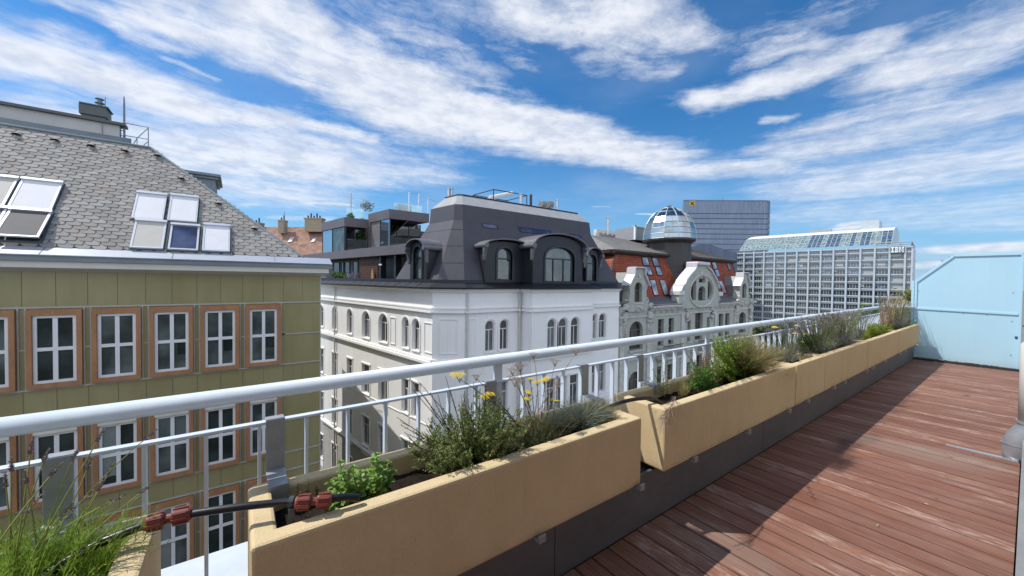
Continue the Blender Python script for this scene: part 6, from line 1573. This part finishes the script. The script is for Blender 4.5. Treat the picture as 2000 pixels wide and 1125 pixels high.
# bright mint like herb
c = soil(700, 975); c = V((.44, 1.56, .70))
t = thing('mint', c, 'light green leafy herb at the near end of the planter by the red couplings', 'herb', GRP); m_ = MB(); s_ = MB()
mtips = [(640, 965), (655, 940), (668, 925), (690, 945), (705, 925), (730, 900), (735, 935), (750, 955), (765, 925), (680, 975), (715, 960), (745, 975), (660, 985), (630, 990), (700, 985), (725, 915), (722, 940), (760, 960), (690, 915), (650, 1005), (645, 945), (672, 950), (695, 970), (738, 915), (748, 940), (665, 905), (735, 890), (640, 985), (710, 945), (755, 905)]
for px, py in mtips:
    e = at_y(px, py, U_(1.50, 1.62)); b = V((e.x * .6 + c.x * .4 + G(.02), min(max(e.y + G(.02), 1.49), 1.66), .70)); e.z = max(e.z, .75)
    pts = curve(b, b.lerp(e, .5) + V((G(.01), G(.01), .02)), e, 6); s_.tube(pts, [.0022] * 6 + [.0014], 5)
    n = max(6, int((e.z - b.z) / .020))
    for i in range(n):
        f = (i + 1) / n * 5.99; a = int(f); p = pts[a].lerp(pts[a + 1], f - a) if a < 6 else pts[6]
        for q_ in range(3):
            an = i * 1.57 + q_ * 2.09 + G(.3); broadleaf(m_, p, V((math.cos(an), math.sin(an), .35 + G(.2))), U_(.022, .036) * (1.1 - .3 * i / n), U_(.009, .013))
    for q_ in range(5): an = q_ * 1.26; broadleaf(m_, e, V((math.cos(an), math.sin(an), 1.1)), .017, .007)
m_.build('leaves', mint, t); s_.build('stems', lav_s, t)
m_ = MB(); s0 = MB()
for px, py in ((582, 990), (600, 985), (620, 975), (590, 1010)):
    b = soil(px, py); e = b + V((G(.01), G(.01), U_(.07, .13))); pts = curve(b, b.lerp(e, .5), e, 4); sprig(m_, pts, .012, .004, 16, up_=.6)
    ribbon(m_, pts, .0015)
tag(m_.build('seedlings', leaf_mat('dull small leaf', (.06, .09, .02, 1), (.12, .15, .04, 1), 30), loc=soil(600, 985)), 'thin dull green seedlings under the red coupling in the planter corner', 'seedlings', GRP)

# woody olive green herb bush
c = V((.94, 1.585, .70))
t = thing('herb_bush', c, 'large olive green woody herb bush with dry brown tips beside the yellow yarrow', 'herb bush', GRP); m_ = MB(); s_ = MB(); d_ = MB()
for i in range(180):
    a = U_(0, 6.28); q_ = U_(0, 1) ** .55; b = c + V((q_ * .10 * math.cos(a), q_ * .06 * math.sin(a), 0)); h = U_(.17, .36) * (1.06 - .42 * q_)
    ex_ = q_ * .26 * math.cos(a); e = b + V((ex_, q_ * .15 * math.sin(a), h + (.05 if -.06 < ex_ < .12 else 0))); pts = curve(b, b + V((ex_ * .55, (e.y - b.y) * .55, h * .35)), e, 5)
    s_.tube(pts, [.0026, .0023, .002, .0016, .0013, .001], 4); sprig(m_, pts, .014, .0052, 26, up_=.6, start=.3, jit=.6)
    for q2 in range(5):
        f = U_(1.2, 4.6); p = pts[int(f)].lerp(pts[int(f) + 1], f - int(f)); o = V((G(), G() * .8, abs(G(.8)) + .5)).normalized(); e2 = p + o * U_(.025, .055); sprig(m_, [p, p.lerp(e2, .5), e2], .013, .0052, 16, up_=.7, start=.1, jit=.6)
for px, py in ((800, 738), (815, 742), (775, 815), (783, 830), (840, 765), (806, 760), (870, 735), (830, 775), (855, 770), (790, 845), (770, 850), (880, 762), (905, 772)):
    e = at_y(px, py, U_(1.55, 1.68)); b = c + V((G(.05), G(.03), .02)); pts = curve(b, b.lerp(e, .5) + V((0, 0, -.02)), e, 6); s_.tube(pts, [.0026, .0024, .002, .0018, .0016, .0013, .001], 4); sprig(d_, pts, .012, .0036, 26, up_=.8, start=.45)
m_.build('leaves', thy, t); s_.build('stems', wdy, t); d_.build('dry_leaves', thyd, t)

# yarrow with yellow and dried brown heads
c = V((1.36, 1.60, .70))
t = thing('yarrow', c, 'tall yarrow with yellow and dried brown flat flower heads beside the olive herb bush', 'yarrow', GRP); s_ = MB(); fl = MB()
for j, (px, py, r, kind) in enumerate(((898, 734, .030, 0), (947, 775, .026, 0), (962, 772, .022, 0), (955, 770, .02, 0), (1036, 741, .016, 0), (1050, 747, .022, 0), (1064, 743, .027, 0), (1033, 767, .021, 0), (1031, 780, .023, 0), (1077, 782, .018, 0), (1085, 783, .012, 0),
                      (1042, 692, .025, 1), (1125, 684, .032, 1), (1084, 705, .030, 1), (1016, 715, .034, 1), (1001, 723, .028, 1), (1006, 740, .040, 2), (930, 734, .024, 1), (1091, 750, .028, 1), (1020, 745, .02, 2))):
    yy = U_(1.55, 1.70); e = at_y(px, py, yy); b = c + V((G(.05), G(.035), 0)); md = b.lerp(e, .55) + V((G(.015), G(.015), .02)); pts = curve(b, md, e - V((0, 0, r * .5)), 7)
    s_.tube(pts, [.0028, .0026, .0024, .0022, .002, .0019, .0017, .0015], 5, 0 if kind == 0 else 1)
    for q_ in range(6): an = q_ * 1.05 + j; o = V((math.cos(an), math.sin(an), 0)) * r * .6; s_.tube([e - V((0, 0, r * 1.1)), e + o], [.0013, .001], 4, 0 if kind == 0 else 1)
    k_ = MB()
    if kind == 0:
        for q_ in range(4): o = V((G(r * .45), G(r * .45), G(r * .12))); flower_dome(k_, e + o, r * .78, 0, 20)
    else:
        for q_ in range(7): an = q_ * 2.4; o = V((math.cos(an), math.sin(an), 0)) * r * math.sqrt((q_ + .4) / 7); flower_dome(k_, e + o + V((0, 0, G(.003))), r * .44, 0, 12)
    k_.build('flower_head', yel if kind == 0 else dry, t)
    if kind == 0: sprig(fl, pts, .035, .0045, 9, up_=.9, start=.1)
for i in range(130):
    b = c + V((G(.085), G(.04), 0)); e = b + V((G(.06), G(.04), U_(.06, .22))); pts = curve(b, b.lerp(e, .5) + V((0, 0, .03)), e, 4); sprig(fl, pts, .02, .002, 16, up_=1.0, start=.05); ribbon(fl, pts, .0016)
for i in range(60):
    b = c + V((.10 + G(.06), G(.04), 0)); e = b + V((U_(.0, .16), G(.05), U_(.12, .30))); ribbon(s_, curve(b, b.lerp(e, .5) + V((0, 0, .02)), e, 4), .0016, 1)
s_.build('stems', [stg, tan], t); fl.build('leaves', leaf_mat('ferny grey leaf', (.13, .17, .07, 1), (.22, .26, .13, 1), 30), t)

def tuft(name, c, n, h, spread, w, mats, label, cat, weights=None, droop=.3, lean=V((0, 0, 0)), base=.05, extra=None, ysq=.6):
    c = V(c); mb = MB(); nm = len(mats)
    for i in range(n):
        a = U_(0, 6.28); q_ = U_(0, 1) ** .5; b = c + V((q_ * base * math.cos(a), q_ * base * ysq * math.sin(a), 0)); hh = h * U_(.55, 1.1) * (1 - .35 * q_)
        e = b + V((q_ * spread * math.cos(a), q_ * spread * ysq * math.sin(a), hh)) + lean * U_(.2, 1) + V((G(.01), G(.01), 0)); md = b + (e - b) * .5 + V((-(e.x - b.x) * .22, -(e.y - b.y) * .22, hh * droop))
        ribbon(mb, curve(b, md, e, 5), w * U_(.7, 1.2), rnd.choices(range(nm), weights or [1] * nm)[0])
    return tag(mb.build(name, mats, loc=c), label, cat, GRP)
tuft('fescue', (1.70, 1.60, .70), 1300, .23, .25, .0018, [fes, fesd, straw], 'silvery blue fescue tussock at the far end of the near planter', 'ornamental grass', [6, 2, 1], .35, base=.06)
tuft('fescue', (1.86, 1.62, .70), 700, .20, .17, .0016, [straw, fes], 'straw coloured fescue tussock beside the plain black pipe', 'ornamental grass', [4, 2], .3, base=.05)
tuft('grass_tuft', (1.70, 1.475, .70), 160, .10, .07, .0022, [brg], 'small vivid green grass tuft at the foot of the blue fescue', 'grass tuft', None, .2, base=.03)

# planter two
c = soil(1290, 772); t = thing('weed', c, 'thin grey green weed at the near end of the leafy bush planter', 'weed', GRP); m_ = MB(); s_ = MB()
for px, py in ((1275, 720), (1283, 700), (1292, 690), (1300, 715), (1310, 725), (1265, 735), (1287, 735), (1318, 738), (1303, 700)):
    e = at_y(px, py, 1.60 + G(.03)); b = c + V((G(.03), G(.02), 0)); pts = curve(b, b.lerp(e, .5) + V((G(.01), 0, 0)), e, 5); s_.tube(pts, .0016, 4); sprig(m_, pts, .028, .0035, 22, up_=.9)
m_.build('leaves', leaf_mat('pale weed leaf', (.13, .19, .07, 1), (.22, .28, .12, 1), 24), t); s_.build('stems', stg, t)
tuft('grass_tuft', soil(1335, 772), 130, .16, .08, .0018, [straw, stg], 'low dry grass tuft on the bare soil of the leafy bush planter', 'grass tuft', [3, 1], .2, base=.05)
m_ = MB(); sp_ = [(2.45, 1.50, .70), (2.47, 1.46, .80), (2.40, 1.40, .835), (2.27, 1.36, .80), (2.17, 1.34, .755)]
pth = smooth_path(sp_, 6); m_.tube(pth, [.0022] * (len(pth) - 1) + [.0012], 5)
for i in range(90):
    f = U_(.52, 1) * (len(pth) - 1.01); p = pth[int(f)]; e = p + V((U_(-.13, .05), G(.03), U_(-.13, .03))); pts = curve(p, p.lerp(e, .5) + V((0, 0, .015)), e, 4); m_.tube(pts, [.0008, .0007, .0006, .0005, .0005], 3)
    for q_ in range(7): leaf(m_, pts[2].lerp(pts[4], U_(0, 1)), V((G(), G(), G())), .006, .0016)
tag(m_.build('dried_panicle', leaf_mat('pinkish dry panicle', (.30, .21, .18, 1), (.46, .35, .30, 1), 40), loc=sp_[0]), 'pinkish dried seed panicle drooping over the gap between two planters', 'dried flower', GRP)

def weedy(name, label, cat, base, tips, lm, smt, l, w, n, y0=1.60, ys=.05, bs=.05, up_=.8, start=.2, fn=leaf, stemr=.0018, md=V((0, 0, .01))):
    t = thing(name, base, label, cat, GRP); m_ = MB(); s_ = MB()
    for px, py in tips:
        e = at_y(px, py, y0 + G(ys)); b = V(base) + V((G(bs), G(.03), 0)); pts = curve(b, b.lerp(e, .5) + V((G(.02), G(.02), 0)) + md, e, 6); s_.tube(pts, [stemr] * 6 + [stemr * .6], 4); sprig(m_, pts, l, w, n, up_=up_, start=start, fn=fn)
    m_.build('leaves', lm, t); s_.build('stems', smt, t); return t
def cloud(n, x0, x1, y0, y1): return [(U_(x0, x1), y0 + (y1 - y0) * U_(0, 1) ** 1.2) for i in range(n)]
weedy('dry_weed', 'brown half dry weed with pinkish seed heads left of the leafy bush', 'weed', soil(1380, 752), cloud(80, 1340, 1412, 680, 745), dry, tan, .02, .0042, 40, bs=.06, ys=.06)
weedy('leafy_weed', 'upright dark green leafy stems in front of the half dry weed', 'weed', soil(1372, 765), cloud(44, 1340, 1405, 705, 758), brg, stg, .036, .0065, 26, y0=1.54, bs=.06)
weedy('leafy_bush', 'dense lime green leafy bush between half dry weed and straw tussock', 'bush', soil(1435, 740), cloud(110, 1385, 1482, 652, 735) + [(1400, 665), (1395, 680), (1410, 660), (1455, 668)], lem, stg, .038, .010, 34, bs=.10, ys=.06, fn=broadleaf, start=.1)
tuft('tussock', (3.98, 1.60, .70), 2600, .46, .36, .0024, [tus, straw, stg], 'broad olive straw tussock spilling over the planter edge', 'ornamental grass', [5, 3, 1], .25, base=.09, ysq=.75)
m_ = MB()
for i in range(60):
    b = V((U_(3.95, 4.25), 1.48, .74)); e = b + V((U_(.1, .6), U_(-.16, -.10), U_(-.16, .05))); ribbon(m_, curve(b, V(((b.x + e.x) / 2, 1.37, .84)), e, 7), .0014)
tag(m_.build('hanging_blades', straw, loc=(4.2, 1.45, .75)), 'dry straw blades hanging over the seam of the tussock planter', 'dry grass', GRP)
weedy('dry_weed', 'brown feathery dead weed standing behind the straw tussock', 'weed', (3.85, 1.69, .70), cloud(26, 1440, 1475, 645, 670), dry, tan, .02, .003, 30, y0=1.69, bs=.08)

# planter three to six
t = weedy('daisy_clump', 'round dark green clump with yellow daisies', 'flower', soil(1583, 693), cloud(130, 1556, 1610, 652, 694), dgr, stg, .036, .0065, 32, bs=.09, ys=.07, up_=1.0)
for px, py in ((1513, 640), (1556, 637), (1572, 653), (1553, 652), (1565, 669)):
    e = at_y(px, py, 1.60); b = V(ORG[t]) + V((G(.05), G(.02), 0)); st_ = MB(); st_.tube(curve(b, b.lerp(e, .6) + V((0, 0, .03)), e, 5), .0025, 4); f_ = st_.build('flower_stem', stg, t); k_ = MB(); flower_dome(k_, e, .030, 0, 26); flower_dome(k_, e + V((.025, 0, -.004)), .022, 0, 16); k_.build('flower_head', yel, f_)
def lavender(label, base, nf, spread, hf, nst, hs, lm, fm, rx=.5, fl=.05, sm_=stg, y=None):
    base = V(base); t = thing('lavender', base, label, 'lavender', GRP); m_ = MB(); s_ = MB(); f_ = MB()
    for i in range(nf):
        a = U_(0, 6.28); q_ = U_(0, 1) ** .5; b = base + V((q_ * spread * .5 * math.cos(a), q_ * .06 * math.sin(a), 0)); h = hf * U_(.5, 1.0) * (1.1 - .3 * q_); e = b + V((q_ * spread * .6 * math.cos(a), q_ * .10 * math.sin(a), h)); pts = curve(b, b.lerp(e, .5) + V((0, 0, h * .15)), e, 4); sprig(m_, pts, .034, .0022, 18, up_=1.3, start=.1); ribbon(m_, pts, .0018)
    for i in range(nst):
        a = U_(0, 6.28); q_ = U_(0, 1) ** .5; b = base + V((q_ * spread * .5 * math.cos(a), q_ * .05 * math.sin(a), .05)); h = hs * U_(.75, 1.08); e = b + V((q_ * spread * .65 * math.cos(a) + G(.02), q_ * .12 * math.sin(a) + G(.02), h)); pts = curve(b, b.lerp(e, .5) + V((0, 0, h * .1)), e, 4); s_.tube(pts, [.0018] * 5, 4); dd = (pts[-1] - pts[-2]).normalized(); spike(f_, e - dd * fl, dd, fl * 1.2, .011, 0, 16)
    m_.build('foliage', lm, t); s_.build('stems', sm_, t); f_.build('flower_spikes', fm, t); return t
lavender('violet flowering lavender behind the yellow daisies', (5.25, 1.68, .70), 120, .45, .22, 60, .42, silv, lav_v, fl=.11)
lavender('silvery grey lavender with pale spent spikes right of the yellow daisies', (6.15, 1.60, .70), 460, .95, .30, 220, .43, silv, leaf_mat('spent grey spike', (.25, .22, .22, 1), (.36, .33, .33, 1), 30), fl=.09)
lavender('pale silver lavender at the far end of the fourth planter, before the tall weed', (6.98, 1.60, .70), 380, .8, .32, 200, .46, silv, leaf_mat('spent grey spike', (.25, .22, .22, 1), (.36, .33, .33, 1), 30), fl=.09)
weedy('leafy_weed', 'small bright green leaves at the foot of the silvery lavender', 'weed', soil(1627, 680), cloud(16, 1614, 1640, 665, 678), lem, stg, .03, .008, 16, y0=1.5, fn=broadleaf)
weedy('seedling_patch', 'yellow green seedling patch in the fifth planter', 'seedlings', (8.75, 1.56, .70), cloud(230, 1693, 1748, 630, 655), ygr, stg, .045, .008, 18, y0=1.56, bs=.42, ys=.04)
lavender('violet lavender spikes standing behind the yellow green seedlings', (8.6, 1.69, .70), 160, .8, .2, 70, .42, silv, lav_v, fl=.12)
weedy('tall_weed', 'single tall light green weed rising above the handrail', 'weed', (7.75, 1.66, .70), [(1683, 588), (1687, 583), (1690, 592), (1685, 600)], lem, stg, .05, .014, 26, y0=1.66, bs=.03, fn=broadleaf, start=.3)
lavender('tall grey lavender bush against the light blue screen', (11.0, 1.60, .70), 520, 1.15, .40, 120, .48, silv, leaf_mat('spent grey spike', (.25, .22, .22, 1), (.36, .33, .33, 1), 30), fl=.08)
weedy('dead_stalks', 'reddish tan dead flower stalks left of the tall grey lavender', 'dead plant', (9.85, 1.62, .70), cloud(54, 1716, 1752, 572, 630), tan, tan, .03, .0045, 26, y0=1.62, bs=.3, ys=.05, stemr=.003)
weedy('dead_stalks', 'pale dead stalks leaning over the tall grey lavender', 'dead plant', (10.8, 1.64, .70), cloud(36, 1745, 1775, 574, 610), straw, straw, .03, .004, 16, y0=1.64, bs=.25, ys=.05, stemr=.003)
weedy('green_sprig', 'feathery green sprig reaching out towards the blue screen', 'plant', (11.45, 1.55, .70), [(1785, 628), (1792, 626), (1797, 622), (1788, 622), (1780, 626)], brg, stg, .05, .006, 20, y0=1.46, bs=.04, ys=.03)
bpy.context.view_layer.update()
